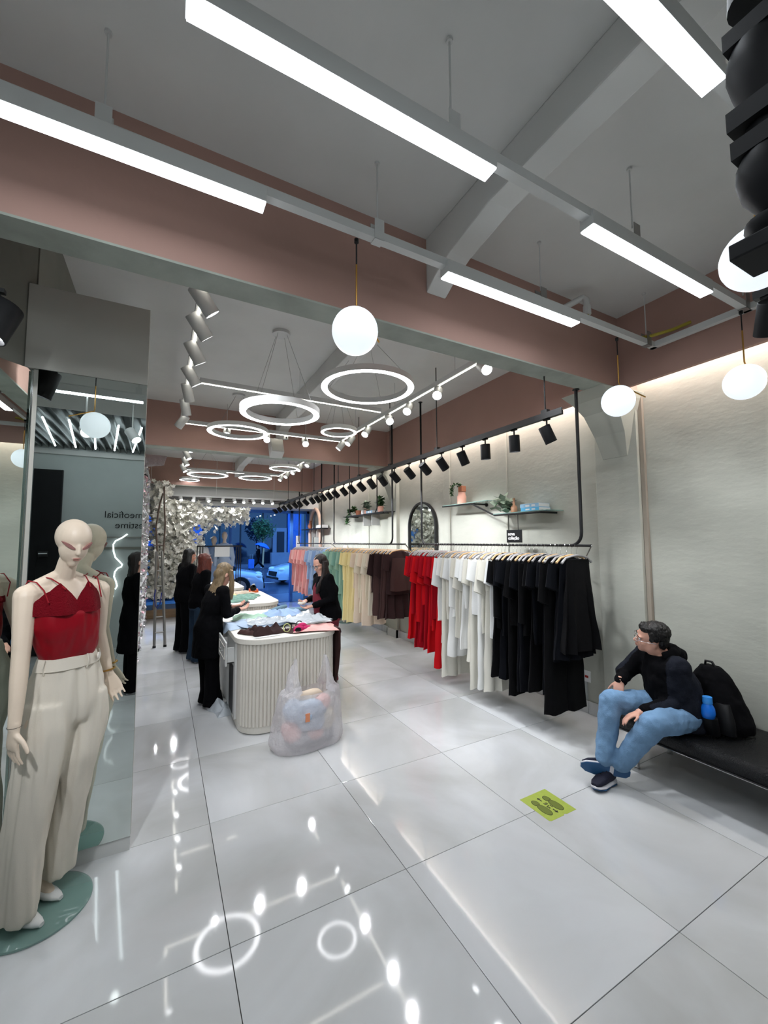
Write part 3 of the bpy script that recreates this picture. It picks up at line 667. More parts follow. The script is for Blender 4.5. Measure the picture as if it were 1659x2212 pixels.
# loudspeaker and camera
sp = empty('loudspeaker', (1.22, 4.42, 3.30), 'white loudspeaker tilted down under the far pink beam', 'loudspeaker')
Rs = Matrix.Rotation(-0.45, 3, 'X')
MB().cbox((1.22, 4.42, 3.25), (0.2, 0.17, 0.26), Rs).build('cabinet', M_WHITE, sp, bevel=0.01)
MB().cbox(V((1.22, 4.42, 3.25))+Rs @ V((0, -0.09, 0)), (0.18, 0.01, 0.23), Rs).build('grille', M_PANEL, sp)
MB().box((1.19, 4.44, 3.36), (1.25, 4.6, 3.42)).build('bracket', M_WHITE, sp)
for (x, y, z, lab) in ((1.36, 4.36, 3.42, 'small round security camera beside the loudspeaker'), (1.40, 8.44, 3.40, 'small round security camera on the far track')):
    cc = empty('security_camera', (x, y, z), lab, 'camera')
    MB().lathe([(0.001, 0), (0.035, 0), (0.035, 0.05), (0.02, 0.06)], (x, y, z-0.02), 16).build('housing', M_WHITE, cc, smooth=True)
    MB().ell((x, y-0.028, z), (0.016, 0.012, 0.016)).build('lens', M_BLACK, cc, smooth=True)
# turned black post, top right
tp = empty('turned_post', (0.79, -1.70, 2.39), 'black turned wooden post with square blocks at the top right corner', 'post')
px, py = 0.797, -1.690
prof = [(0.03, ZC), (0.03, 3.0), (0.05, 2.99), (0.062, 2.93), (0.05, 2.86)]
post = MB().lathe([(0.03, ZC), (0.045, 3.05), (0.05, 2.95)], (px, py, 0), 20)
def blk(z0, z1, w): post.rings([[(px+sx*w, py+sy2*w, z) for sx, sy2 in ((-1, -1), (1, -1), (1, 1), (-1, 1))] for z in (z0, z0+0.006, z1-0.006, z1)])
def bulb(z0, z1, ra, rb, rm): post.lathe([(ra, z1), (rm*0.97, z1-(z1-z0)*0.15), (rm, z1-(z1-z0)*0.35), (rm*0.86, z1-(z1-z0)*0.65), (rb, z0)], (px, py, 0), 24)
blk(2.845, 2.885, 0.048); bulb(2.70, 2.845, 0.05, 0.036, 0.060); blk(2.655, 2.70, 0.05); post.lathe([(0.035, 2.655), (0.035, 2.63)], (px, py, 0), 16); blk(2.59, 2.63, 0.047)
bulb(2.46, 2.59, 0.046, 0.022, 0.056); bulb(2.40, 2.45, 0.03, 0.03, 0.048); post.lathe([(0.02, 2.46), (0.02, 2.44)], (px, py, 0), 12); 
post.build('post', M_BLACKM, tp, smooth=True)
MB().box((px-0.058, py-0.058, 2.365), (px+0.058, py+0.058, 2.40)).build('base_block', M_BLACKM, tp, bevel=0.003)
# ------------------------------------------------------------------ clothes rails
XR, ZR = 2.97, 1.726
def rail(y0, y1, poles, label, ext0=0.0, brack=True):
    g = empty('clothes_rail', (XR, (y0+y1)/2, ZR), label, 'clothes rail', 'black hanging clothes rails')
    MB().tube([(XR, y0, ZR), (XR, y1, ZR)], 0.0125, 10).build('bar', M_BLACK, g, smooth=True)
    for i, (py_, zt, sgn) in enumerate(poles):
        pts = [(XR, py_, zt), (XR, py_, ZR+0.13)]
        for k in range(1, 7):
            t = PI/2*k/6; pts.append((XR, py_+sgn*0.11*(1-math.cos(t)), ZR+0.115-0.115*math.sin(t)+0.0))
        MB().tube(pts, 0.0145, 10).build('pole', M_BLACK, g, smooth=True)
        MB().lathe([(0.03, zt-0.008), (0.03, zt)], (XR, py_, 0), 12).build('ceiling_plate', M_BLACK, g)
    MB().tube([(XR, y0, ZR), (XW-0.005, y0+0.60, 1.42)], 0.007, 8).build('wall_brace', M_ALU, g)
    MB().tube([(XR, y1, ZR), (XW-0.005, y1, ZR)], 0.011, 8).build('wall_bracket', M_BLACK, g)
    return g
rail(0.27, 2.98, [(0.36, ZB, 1), (2.92, ZC, -1)], 'black rail holding the red, white and black clothes')
rail(3.38, 6.42, [(3.78, ZC, 1), (6.38, ZC, -1)], 'black rail holding the brown, cream, yellow and green clothes')
rail(6.55, 9.15, [(7.2, ZC, 1), (9.0, ZB, -1)], 'black rail holding the pink and blue clothes near the window')

def hanger_parts():
    g = empty('clothes_hanger', (XR, 0.4, ZR)); x, y, z = XR, 0.4, ZR
    hk = [(x+0.021*math.sin(a), y, z-0.006+0.021*math.cos(a)) for a in [math.radians(-110+k*22) for k in range(12)]]
    hk += [(x+0.004, y, z-0.045), (x, y, z-0.06), (x, y, z-0.088)]
    MB().tube(hk, 0.0016, 5).build('hook', M_CHROME, g)
    a = [(x+s*q, y, z-0.088-0.035*(abs(q)/0.2)**1.4-0.03*(abs(q) > 0.17)) for s, q in ((-1, .205), (-1, .15), (-1, .08), (-1, 0), (1, .08), (1, .15), (1, .205))]
    MB().tube(a, [0.012, 0.010, 0.009, 0.011, 0.009, 0.010, 0.012], 7).build('shoulder_bar', M_HPLAS, g, smooth=True)
    return g
HG = hanger_parts()
HANG_N = [0]
def place_hanger(y, m, label, rz):
    g = HG if HANG_N[0] == 0 else copy_tree(HG); HANG_N[0] += 1
    g.location = (XR, y, ZR); g.rotation_euler.z = rz
    tag(g, label, 'clothes hanger', 'clothes hangers on the rails')
    for c in g.children:
        if c.name.startswith('shoulder_bar'):
            c.material_slots[0].link = 'OBJECT'; c.material_slots[0].material = m
    return g
def garment_mesh(kind, L, seed):
    rn = random.Random(seed); mb = MB(); n = 26
    ph = [rn.uniform(0, 6.28) for _ in range(6)]
    def sheet(x0, x1, z0, z1, w0, w1, th0, th1, fold, xc=0.0, rows=13, kf=5):
        rs = []
        for i in range(rows):
            t = i/(rows-1); z = z0+(z1-z0)*t
            w = w0+(w1-w0)*t; th = th0+(th1-th0)*t
            ring = []
            for k in range(n):
                a = 2*PI*k/n; cx = math.cos(a); sx = math.sin(a)
                x = x0+(x1-x0)*t+w*math.copysign(abs(cx)**0.8, cx)
                y = th*sx+fold*t**0.8*math.sin(kf*cx*1.6+ph[0]+t*1.2)+0.35*fold*t*math.sin(kf*2.3*cx+ph[1])
                x += 0.006*math.sin(z*18+ph[2]+a)*t
                ring.append((x, y, z+0.008*math.sin(3*a+ph[3])*t))
            rs.append(ring)
        mb.rings(rs)
    top = -0.105
    def shoulders(w, th=0.018):
        rs = []
        for (z, ww, tt) in ((top+0.018, 0.05, 0.012), (top, 0.085, 0.02), (top-0.028, w*0.80, th), (top-0.07, w, th*1.2), (top-0.16, w*0.98, th*1.4)):
            rs.append([(ww*math.copysign(abs(math.cos(2*PI*k/n))**0.8, math.cos(2*PI*k/n)), tt*math.sin(2*PI*k/n), z) for k in range(n)])
        mb.rings(rs)
    def sleeve(s, w, Ls, r0, r1, out):
        a = V((s*(w-0.03), 0, top-0.085)); b = a+V((s*out, rn.uniform(-0.01, 0.01), -Ls))
        rs = []
        for i in range(6):
            t = i/5; c = a.lerp(b, t); r = r0+(r1-r0)*t
            rs.append([(c.x+r*math.cos(2*PI*k/12)*0.9, c.y+(0.020+0.012*t)*math.sin(2*PI*k/12), c.z+r*0.35*math.cos(2*PI*k/12)*s) for k in range(12)])
        mb.rings(rs)
    if kind in ('tee', 'dress', 'blouse', 'longsleeve', 'camisole'):
        w = 0.205+rn.uniform(-.01, .01)
        if kind == 'camisole':
            for s in (-1, 1): mb.tube([(s*0.09, 0, top+0.0), (s*0.10, 0.004, top-0.12)], 0.004, 5)
            sheet(0, 0, top-0.11, -L, 0.15, 0.19, 0.016, 0.03, 0.012)
        else:
            shoulders(w)
            if kind == 'dress':
                sheet(0, 0, top-0.15, -0.50, w*0.98, w*0.80, 0.025, 0.028, 0.006, rows=6)
                sheet(0, rn.uniform(-.02, .02), -0.49, -L, w*0.80, w*1.08, 0.026, 0.042, 0.018, rows=12, kf=6)
            else: sheet(0, 0, top-0.15, -L, w*0.98, w*1.02, 0.025, 0.032, 0.012)
            if kind in ('tee', 'dress'):
                for s in (-1, 1): sleeve(s, w, 0.20+rn.uniform(0, .06), 0.085, 0.075, 0.045)
            if kind == 'blouse':
                for s in (-1, 1): sleeve(s, w, 0.34, 0.08, 0.10, 0.04)
            if kind == 'longsleeve':
                for s in (-1, 1): sleeve(s, w, 0.56, 0.075, 0.045, 0.035)
    elif kind == 'trousers':
        sheet(0, 0, top-0.02, -0.42, 0.19, 0.21, 0.018, 0.030, 0.004, rows=5)
        sheet(-0.10, -0.115, -0.40, -L, 0.108, 0.125, 0.03, 0.036, 0.010, rows=10, kf=3)
        sheet(0.10, 0.12, -0.40, -L, 0.108, 0.125, 0.03, 0.036, 0.010, rows=10, kf=3)
    elif kind == 'skirt':
        sheet(0, 0, top-0.02, top-0.06, 0.16, 0.16, 0.016, 0.016, 0.0, rows=3)
        sheet(0, 0.02, top-0.05, -L, 0.16, 0.26, 0.018, 0.05, 0.030, rows=14, kf=7)
    me = mb.mesh('garment', smooth=True)
    me.materials.append(M_CREAM)
    return me
GM = {}
def gmesh(kind, L, v):
    k = (kind, round(L, 2), v)
    if k not in GM: GM[k] = garment_mesh(kind, L, hash((len(kind), round(L*100), v)) & 0xffff)
    return GM[k]
def cloth(name, rgb, **k): return mat(name, rgb, 0.9, bump=0.12, bscale=70, spec=0.2, **k)
CL = {'red': [cloth('red_cloth', (196, 16, 26)), cloth('crimson_cloth', (160, 10, 28)), cloth('scarlet_cloth', (214, 34, 26))],
      'white': [cloth('white_cloth', (236, 237, 236)), cloth('off_white_cloth', (222, 219, 208))],
      'black': [cloth('black_garment_cloth', (3, 3, 5)), cloth('midnight_cloth', (4, 6, 13))],
      'brown': [cloth('brown_cloth', (66, 46, 44)), cloth('dark_brown_cloth', (52, 36, 36))],
      'cream': [cloth('beige_cloth', (222, 204, 184)), cloth('ecru_cloth', (226, 216, 196))],
      'yellow': [cloth('yellow_cloth', (236, 220, 164))],
      'green': [cloth('sage_cloth', (134, 172, 158)), cloth('mint_cloth', (160, 192, 172))],
      'blue': [cloth('light_blue_cloth', (148, 172, 206)), cloth('pale_blue_cloth', (176, 194, 216))],
      'pink': [cloth('pink_cloth', (230, 160, 156)), cloth('blush_cloth', (236, 182, 176))]}
NICE = {'tee': 'short-sleeved top', 'dress': 'long dress', 'blouse': 'loose-sleeved blouse', 'longsleeve': 'long-sleeved shirt', 'camisole': 'strappy camisole', 'trousers': 'wide-leg trousers', 'skirt': 'flared skirt'}
KNAME = {'tee': 'tee_shirt', 'dress': 'dress', 'blouse': 'blouse', 'longsleeve': 'shirt', 'camisole': 'camisole', 'trousers': 'trousers', 'skirt': 'skirt'}
rg = random.Random(11)
def fill(y_near, y_far, n, color, kinds, Ls, where, hm, near_special=None):
    for k in range(n):
        q = k/(n-1) if n > 1 else 0
        y = y_near+(y_far-y_near)*q+rg.uniform(-.008, .008)
        kind = kinds[k % len(kinds)]; L = Ls[k % len(Ls)]
        if near_special and k in near_special: kind, L = near_special[k]
        me = gmesh(kind, L, k % 3)
        rz = rg.uniform(-.10, .10)
        o = bpy.data.objects.new(KNAME[kind], me); COL.objects.link(o)
        o.location = (XR+rg.uniform(-.012, .012), y, ZR); o.rotation_euler.z = rz
        o.material_slots[0].link = 'OBJECT'; o.material_slots[0].material = CL[color][(k*7+k//2) % len(CL[color])]
        tag(o, '%s %s, %s of the %s garments from the near end' % (color, NICE[kind], ORD[k], color), 'clothes', '%s clothes on the rails' % color)
        place_hanger(y, hm[k % len(hm)], '%s hanger carrying the %s of the %s garments from the near end' % ('wooden' if hm[k % len(hm)] is M_WOOD else 'grey', ORD[k], color), rz)
fill(0.42, 1.29, 17, 'black', ['dress', 'longsleeve', 'trousers', 'dress', 'blouse', 'trousers', 'tee'], [1.36, 0.86, 1.42, 1.40, 0.80, 1.48, 0.92], ' of the front rail', [M_HPLAS, M_WOOD, M_HPLAS],
     {0: ('skirt', 0.93), 1: ('skirt', 1.0), 2: ('dress', 1.02), 3: ('trousers', 1.50), 4: ('blouse', .95), 5: ('dress', 1.34), 9: ('trousers', 1.40), 16: ('dress', 1.36)})
fill(1.35, 2.26, 17, 'white', ['tee', 'dress', 'blouse', 'trousers', 'longsleeve', 'dress', 'tee'], [0.72, 1.20, 0.95, 1.56, 0.86, 1.34, 0.9], ' of the front rail', [M_HPLAS, M_HPLAS, M_WOOD],
     {0: ('tee', 0.98), 1: ('dress', 1.56), 4: ('tee', .78), 5: ('trousers', 1.60), 6: ('dress', 1.3), 10: ('tee', 1.1), 14: ('trousers', 1.60)})
fill(2.32, 2.94, 13, 'red', ['dress', 'tee', 'dress', 'blouse', 'dress'], [1.38, 0.95, 1.30, 1.05, 1.40], '', [M_HPLAS], {0: ('dress', 1.55), 1: ('tee', .95), 2: ('tee', 1.1), 6: ('blouse', .8)})
fill(3.52, 4.15, 10, 'brown', ['trousers', 'blouse', 'dress', 'skirt'], [1.16, 0.80, 1.20, 1.15], '', [M_WOOD, M_HPLAS], {0: ('camisole', 0.72), 1: ('tee', .78), 2: ('skirt', 1.16)})
fill(4.22, 4.86, 9, 'cream', ['tee', 'dress', 'blouse', 'trousers'], [0.80, 1.20, 0.95, 1.40], '', [M_WOOD, M_HPLAS])
fill(4.93, 5.40, 7, 'yellow', ['tee', 'dress', 'trousers'], [0.70, 1.2, 1.45], '', [M_WOOD, M_HPLAS])
fill(5.47, 6.33, 11, 'green', ['dress', 'tee', 'blouse', 'trousers'], [1.38, 0.80, 1.0, 1.50], '', [M_WOOD, M_HPLAS])
fill(6.62, 7.60, 10, 'blue', ['tee', 'blouse', 'dress'], [0.85, 1.05, 1.2], '', [M_HPLAS])
fill(7.70, 8.90, 12, 'pink', ['dress', 'tee', 'blouse'], [1.25, 0.95, 1.1], '', [M_HPLAS])

# ------------------------------------------------------------------ wall shelves and what stands on them
def shelf_front():
    g = empty('wall_shelf', (3.45, 2.0, 2.1), 'double glass wall shelf on a bent black tube above the white clothes', 'shelf')
    MB().tube([(3.33, 2.90, 2.28), (3.33, 2.25, 2.27), (3.33, 1.82, 2.09), (3.33, 1.12, 2.085), (3.60, 1.12, 2.085)], 0.012, 8).build('front_tube', M_BLACK, g, smooth=True)
    MB().tube([(3.33, 2.25, 2.27), (3.60, 2.25, 2.27)], 0.012, 8).lathe([(0.03, 0), (0.03, 0.01)], (3.59, 2.25, 2.27), 12, Matrix.Rotation(PI/2, 3, 'Y')).build('wall_bracket', M_BLACK, g, smooth=True)
    MB().box((3.32, 1.95, 2.284), (3.59, 2.88, 2.294)).build('glass_shelf', M_GREENGLASS, g)
    MB().box((3.32, 1.02, 2.099), (3.59, 1.84, 2.109)).build('glass_shelf', M_GREENGLASS, g)
shelf_front()
def shelf(y0, y1, z, label):
    g = empty('wall_shelf', (3.45, (y0+y1)/2, z), label, 'shelf')
    MB().box((3.32, y0, z-0.012), (3.59, y1, z)).build('shelf_board', M_BLACK, g, bevel=0.002)
    MB().tube([(3.33, y0+0.1, z-0.02), (3.33, y1-0.1, z-0.02)], 0.011, 8).build('front_tube', M_BLACK, g)
    for yy in (y0+0.25, y1-0.25): MB().tube([(3.33, yy, z-0.02), (3.60, yy, z-0.02)], 0.010, 8).build('wall_bracket', M_BLACK, g)
    for q in (-0.3, 0.1): MB().box((3.40, (y0+y1)/2+q, z-0.24), (3.58, (y0+y1)/2+q+0.01, z-0.02)).build('hanging_plate', M_WHITE, g)
    return g
s2 = shelf(4.66, 6.72, 2.34, 'dark wall shelf with three plants above the green clothes')
MB().tube([(3.33, 6.35, ZC), (3.33, 6.35, 2.42), (3.33, 6.25, 2.33)], 0.012, 8).build('pole', M_BLACK, s2)
MB().tube([(3.33, 5.02, ZC), (3.33, 5.02, 2.42), (3.33, 5.10, 2.33)], 0.012, 8).build('pole', M_BLACK, s2)
shelf(8.2, 10.0, 2.14, 'small dark wall shelf near the street above the pink clothes')
def pot(name, c, prof, m, label, cat='pot'):
    o = MB().lathe(prof, c, 22).build(name, m, smooth=True)
    return tag(o, label, cat)
pot('pink_vase', (3.45, 2.60, 2.294), [(0.06, 0), (0.065, 0.01), (0.066, 0.115), (0.055, 0.135), (0.052, 0.175), (0.035, 0.18)], M_PINKPOT, 'pale pink stepped vase on the upper glass shelf', 'vase')
tp2 = MB().box((3.41, 2.55, 2.476), (3.49, 2.63, 2.56)).build('terracotta_pot', M_TERRA, bevel=0.006); tag(tp2, 'small square terracotta pot stacked on the pink vase', 'pot')
def leaves(name, spots, m, label, cat='plant', n=40, ls=0.05, seed=1, root=None, stems=True):
    rn = random.Random(seed); mb = MB()
    g = empty(name, root or spots[0], label, cat)
    sm = MB()
    for (p, q) in zip(spots, spots[1:]): sm.tube([p, q], 0.004, 5)
    if stems: sm.build('stem', M_LEAF, g)
    for k in range(n):
        t = rn.uniform(0, len(spots)-1.001); i = int(t); c = V(spots[i]).lerp(V(spots[i+1]), t-i)
        d = V((rn.uniform(-1, 1), rn.uniform(-1, 1), rn.uniform(-.6, .8))).normalized(); s = ls*rn.uniform(.6, 1.1)
        sd = d.cross(V((0, 0, 1))).normalized()*s*0.38; tip = c+d*s; mid = c+d*s*0.5+V((0, 0, 0.006)); 
        mb.add([c, mid+sd, tip, mid-sd, mid+V((0, 0, 0.004))], [(0, 1, 4), (1, 2, 4), (2, 3, 4), (3, 0, 4)])
    tag(mb.build('foliage', m, g, smooth=False), kind='stuff')
    return g
leaves('trailing_plant', [(3.44, 2.60, 2.565), (3.40, 2.66, 2.59), (3.36, 2.70, 2.55), (3.35, 2.71, 2.47), (3.35, 2.715, 2.42)], M_LEAF, 'trailing green plant spilling from the terracotta pot', n=90, ls=0.055, seed=2)
leaves('broad_leaf_plant', [(3.46, 1.74, 2.11), (3.45, 1.72, 2.20), (3.42, 1.76, 2.28), (3.38, 1.82, 2.26), (3.36, 1.86, 2.18)], M_LEAFG, 'broad grey-green leaves leaning beside the amber bottle', n=34, ls=0.17, seed=4)
pot('amber_bottle', (3.46, 1.62, 2.11), [(0.036, 0), (0.04, 0.01), (0.04, 0.07), (0.015, 0.10), (0.012, 0.16), (0.016, 0.165), (0.016, 0.18), (0.002, 0.181)], mat('amber_glass', (176, 132, 104), 0.15, alpha=0.9), 'amber glass bottle on the lower glass shelf', 'bottle')
def book(lo, hi, m, label, spine=None):
    g = empty('book', lo, label, 'book', 'books lying flat on the lower glass shelf')
    MB().box(lo, hi).build('cover', m, g, bevel=0.002)
    MB().box((lo[0]+0.004, lo[1]-0.0008, lo[2]+0.004), (hi[0]-0.004, lo[1]+0.002, hi[2]-0.004)).build('pages', M_PLASTIC, g)
    for k in range(2): MB().box((lo[0]-0.0008, lo[1]+0.05+k*0.08, lo[2]+0.010), (lo[0]+0.0006, lo[1]+0.10+k*0.09, hi[2]-0.012)).build('spine_print', M_PLASTIC, g)
book((3.36, 1.16, 2.110), (3.55, 1.42, 2.150), mat('bright_blue_cover', (88, 172, 214), 0.5), 'bright blue book at the bottom of the two on the glass shelf')
book((3.37, 1.17, 2.151), (3.55, 1.44, 2.196), mat('pale_blue_cover', (150, 186, 212), 0.5), 'pale grey-blue book on top of the bright blue one')
# hanging sign
sg = empty('hanging_sign', (3.32, 1.51, 1.84), 'small black sign reading nova coleção hung from the glass shelf', 'sign')
MB().box((3.325, 1.385, 1.75), (3.335, 1.62, 1.90)).build('board', M_BLACKM, sg, bevel=0.002)
for yy in (1.44, 1.585): MB().box((3.329, yy-0.004, 1.90), (3.331, yy+0.004, 2.10)).build('strap', M_BLACK, sg)
RX = Matrix(((0, 0, -1), (-1, 0, 0), (0, 1, 0)))   # text facing -X, reading towards -Y
text_obj('lettering', 'nova', 0.055, M_WTEXT, sg, (3.3245, 1.595, 1.835), RX, ext=0.001, bold=0.0012)
text_obj('lettering', 'coleção', 0.055, M_WTEXT, sg, (3.3245, 1.595, 1.785), RX, ext=0.001, bold=0.0012)
# plants on the second shelf
for (y, lab, m, hgt, sd) in ((5.10, 'bushy green plant in a pink pot at the right end of the dark shelf', M_LEAF, 0.16, 5), (5.72, 'spiky grey succulent in the middle of the dark shelf', M_LEAFG, 0.12, 6)):
    pot('plant_pot', (3.45, y, 2.341), [(0.05, 0), (0.065, 0.12), (0.055, 0.125), (0.02, 0.11)], M_PINKPOT, lab.replace('bushy green plant in a pink pot', 'pink pot with a bushy plant').replace('spiky grey succulent', 'pink pot holding the succulent'), 'pot')
    leaves('potted_plant', [(3.45, y, 2.46), (3.45, y+0.01, 2.52), (3.44, y, 2.46+hgt)], m, lab, n=80, ls=0.13, seed=sd)
leaves('hanging_fern', [(3.45, 6.25, 2.42), (3.42, 6.33, 2.50), (3.36, 6.42, 2.42), (3.34, 6.50, 2.28), (3.34, 6.53, 2.14)], M_LEAF, 'long green fern trailing off the left end of the dark shelf', n=130, ls=0.10, seed=7)
pot('plant_pot', (3.45, 6.15, 2.341), [(0.05, 0), (0.065, 0.11), (0.02, 0.1)], M_TERRA, 'terracotta pot under the trailing fern', 'pot')
book((3.37, 5.32, 2.341), (3.55, 5.60, 2.40), MATS['pale_blue_cover'], 'pale book lying beside the pink pots on the dark shelf')
pot('glass_jar', (3.44, 5.88, 2.341), [(0.04, 0), (0.045, 0.06), (0.03, 0.10)], M_PLASTIC, 'small white jar next to the succulent', 'jar')
book((3.37, 8.3, 2.141), (3.55, 8.75, 2.22), M_PLASTIC, 'white book stack on the small shelf near the street')
bk = MB().lathe([(0.04, 0), (0.07, 0.08), (0.03, 0.2), (0.05, 0.24)], (3.45, 9.5, 2.14), 18).build('vase', M_TERRA, smooth=True); tag(bk, 'rounded vase on the small shelf near the street', 'vase')
# pale arch against the wall near the street
ap = [(3.50, 9.2+0.45*math.cos(t), 2.05+0.65*math.sin(t)) for t in [PI*k/16 for k in range(17)]]
ar = MB().tube([(3.50, 9.65, 0.0)]+ap+[(3.50, 8.75, 0.0)], 0.05, 8).build('wooden_arch', mat('blond_arch', (214, 184, 166), 0.6), smooth=True)
tag(ar, 'pale rounded wooden arch against the wall near the street', 'arch')
# arched mirror standing against the wall
am = empty('arched_mirror', (3.56, 3.80, 0.42), 'tall arched mirror with a black frame between the first two rails', 'mirror')
def archpts(y0, y1, zb, zt, x, n=18):
    r = (y1-y0)/2; yc = (y0+y1)/2
    return [(x, y0, zb)]+[(x, yc-r*math.cos(PI*k/n), zt-r+r*math.sin(PI*k/n)) for k in range(n+1)]+[(x, y1, zb)]
o1 = archpts(3.38, 4.22, 0.40, 2.44, 3.535); o2 = archpts(3.41, 4.19, 0.43, 2.41, 3.535)
fr = MB(); m_ = len(o1)
fr.rings([[V(o1[i]), V(o2[i]), V(o2[i])+V((0.045, 0, 0)), V(o1[i])+V((0.045, 0, 0))] for i in range(m_)], closed=True)
fr.build('frame', M_BLACK, am)
MB().prism(archpts(3.41, 4.19, 0.43, 2.41, 3.560), (0.006, 0, 0)).build('mirror_pane', M_MIRROR, am)
MB().box((3.57, 3.7, 0.5), (3.60, 3.9, 2.1)).build('wall_batten', M_BLACK, am)
# white shelf module outline behind brown clothes
# wall outlet
ot = empty('wall_outlet', (3.6, 0.83, 0.37), 'white double wall outlet with a red switch beside the black clothes', 'outlet')
MB().box((3.588, 0.772, 0.312), (3.60, 0.888, 0.425)).build('plate', M_PLASTIC, ot, bevel=0.003)
MB().box((3.584, 0.795, 0.355), (3.589, 0.830, 0.378)).build('switch', mat('red_switch', (150, 30, 24), 0.5), ot)
MB().box((3.584, 0.838, 0.357), (3.589, 0.872, 0.376)).build('socket', M_HPLAS, ot)
tag(MB().box((3.588, 0.815, 0.13), (3.60, 0.85, 0.311)).build('cable_cover', M_WALLF), 'thin cable cover running down from the wall outlet', 'cable cover')
tag(MB().box((3.58, 4.98, 2.02), (3.60, 5.04, 2.14)).build('wall_sensor', M_PLASTIC, bevel=0.004), 'small white sensor box on the wall left of the arched mirror', 'sensor')

# ------------------------------------------------------------------ fluted counters
def rrect(x0, x1, y0, y1, r, n=10):
    pts = []
    for cx, cy, a in ((x1-r, y0+r, -PI/2), (x1-r, y1-r, 0), (x0+r, y1-r, PI/2), (x0+r, y0+r, PI)):
        for k in range(n+1):
            t = a+PI/2*k/n; pts.append(V((cx+r*math.cos(t), cy+r*math.sin(t), 0)))
    return pts
def counter(x0, x1, y0, y1, label, detail=True):
    g = empty('fluted_counter', ((x0+x1)/2, (y0+y1)/2, 0), label, 'counter', 'fluted counters down the middle of the shop')
    R = 0.24
    core = rrect(x0+0.012, x1-0.012, y0+0.012, y1-0.012, R-0.012)
    MB().prism([p+V((0, 0, 0.075)) for p in core], (0, 0, 0.745)).build('body', M_COUNTER, g)
    MB().prism([p+V((0, 0, 0.008)) for p in rrect(x0+0.02, x1-0.02, y0+0.02, y1-0.02, R-0.02)], (0, 0, 0.067)).build('plinth', M_TOP, g, bevel=0.003)
    MB().prism([p+V((0, 0, 0.82)) for p in rrect(x0-0.02, x1+0.02, y0-0.02, y1+0.02, R+0.02, 14)], (0, 0, 0.05)).build('top', M_TOP, g, bevel=0.006)
    for sx, sy2 in ((0.2, 0.2), (0.8, 0.2), (0.2, 0.8), (0.8, 0.8)):
        MB().lathe([(0.02, 0), (0.02, 0.008)], (x0+(x1-x0)*sx, y0+(y1-y0)*sy2, 0), 10).build('foot', M_RUBBER, g)
    # flutes: half round battens around the body
    pts = rrect(x0+0.012, x1-0.012, y0+0.012, y1-0.012, R-0.012, 24)
    Ls = [0.0]
    for a, b in zip(pts, pts[1:]+pts[:1]): Ls.append(Ls[-1]+(b-a).length)
    tot = Ls[-1]; cnt = int(tot/0.034); sp_ = tot/cnt
    pr = [(0.0155*math.cos(t), -0.0155*math.sin(t)*1.0) for t in [PI*k/7 for k in range(8)]]
    sl = MB().prism([(a, b, 0) for a, b in pr], (0, 0, 0.742)).mesh('slat', smooth=True); sl.materials.append(M_COUNTER)
    joined = MB(); nind = 0
    for k in range(cnt):
        s_ = (k+0.5)*sp_; i = max(j for j in range(len(pts)) if Ls[j] <= s_)
        a, b = pts[i], pts[(i+1) % len(pts)]; t = (b-a).normalized(); p = a+t*(s_-Ls[i])
        if detail and t.y < -0.9 and p.y < y1-0.3: continue         # drawer side is flat
        ang = math.atan2(t.y, t.x)
        if detail:
            o = bpy.data.objects.new('slat', sl); COL.objects.link(o); o.parent = g
            o.location = V((p.x, p.y, 0.077))-V(g.location); o.rotation_euler.z = ang
        else:
            Rz = rotz(ang); joined.prism([(Rz @ V((c, d, 0)))+V((p.x, p.y, 0.077)) for c, d in pr], (0, 0, 0.742))
    if not detail: tag(joined.build('slats', M_COUNTER, g, smooth=True), kind='stuff')
    return g
c1 = counter(0.335, 1.30, 1.935, 3.60, 'nearest fluted counter covered with clothes')
c2 = counter(0.36, 1.28, 4.25, 5.95, 'second fluted counter with folded green tops')
c3 = counter(0.30, 1.15, 6.55, 8.1, 'farthest fluted counter near the mannequins', detail=False)
# drawer side of the first counter
MB().box((0.33, 2.20, 0.09), (0.347, 3.3, 0.80)).build('side_panel', M_WHITE, c1)
MB().box((0.338-0.01, 2.30, 0.10), (0.332, 2.56, 0.56)).build('open_compartment', M_BLACKM, c1)
d1 = MB().box((0.262, 2.26, 0.60), (0.33, 2.272, 0.75)).box((0.262, 2.748, 0.60), (0.33, 2.76, 0.75)).box((0.262, 2.26, 0.60), (0.33, 2.76, 0.612)).box((0.247, 2.24, 0.58), (0.262, 2.78, 0.80)).build('drawer', M_WHITE, c1, bevel=0.002)
MB().box((0.243, 2.30, 0.625), (0.247, 2.72, 0.63)).box((0.243, 2.30, 0.745), (0.247, 2.72, 0.75)).box((0.243, 2.30, 0.625), (0.247, 2.305, 0.75)).box((0.243, 2.715, 0.625), (0.247, 2.72, 0.75)).build('drawer_moulding', M_TOP, d1)
MB().tube([(0.246, 2.45, 0.69), (0.228, 2.45, 0.69), (0.228, 2.57, 0.69), (0.246, 2.57, 0.69)], 0.004, 6).build('drawer_handle', M_CHROME, d1)

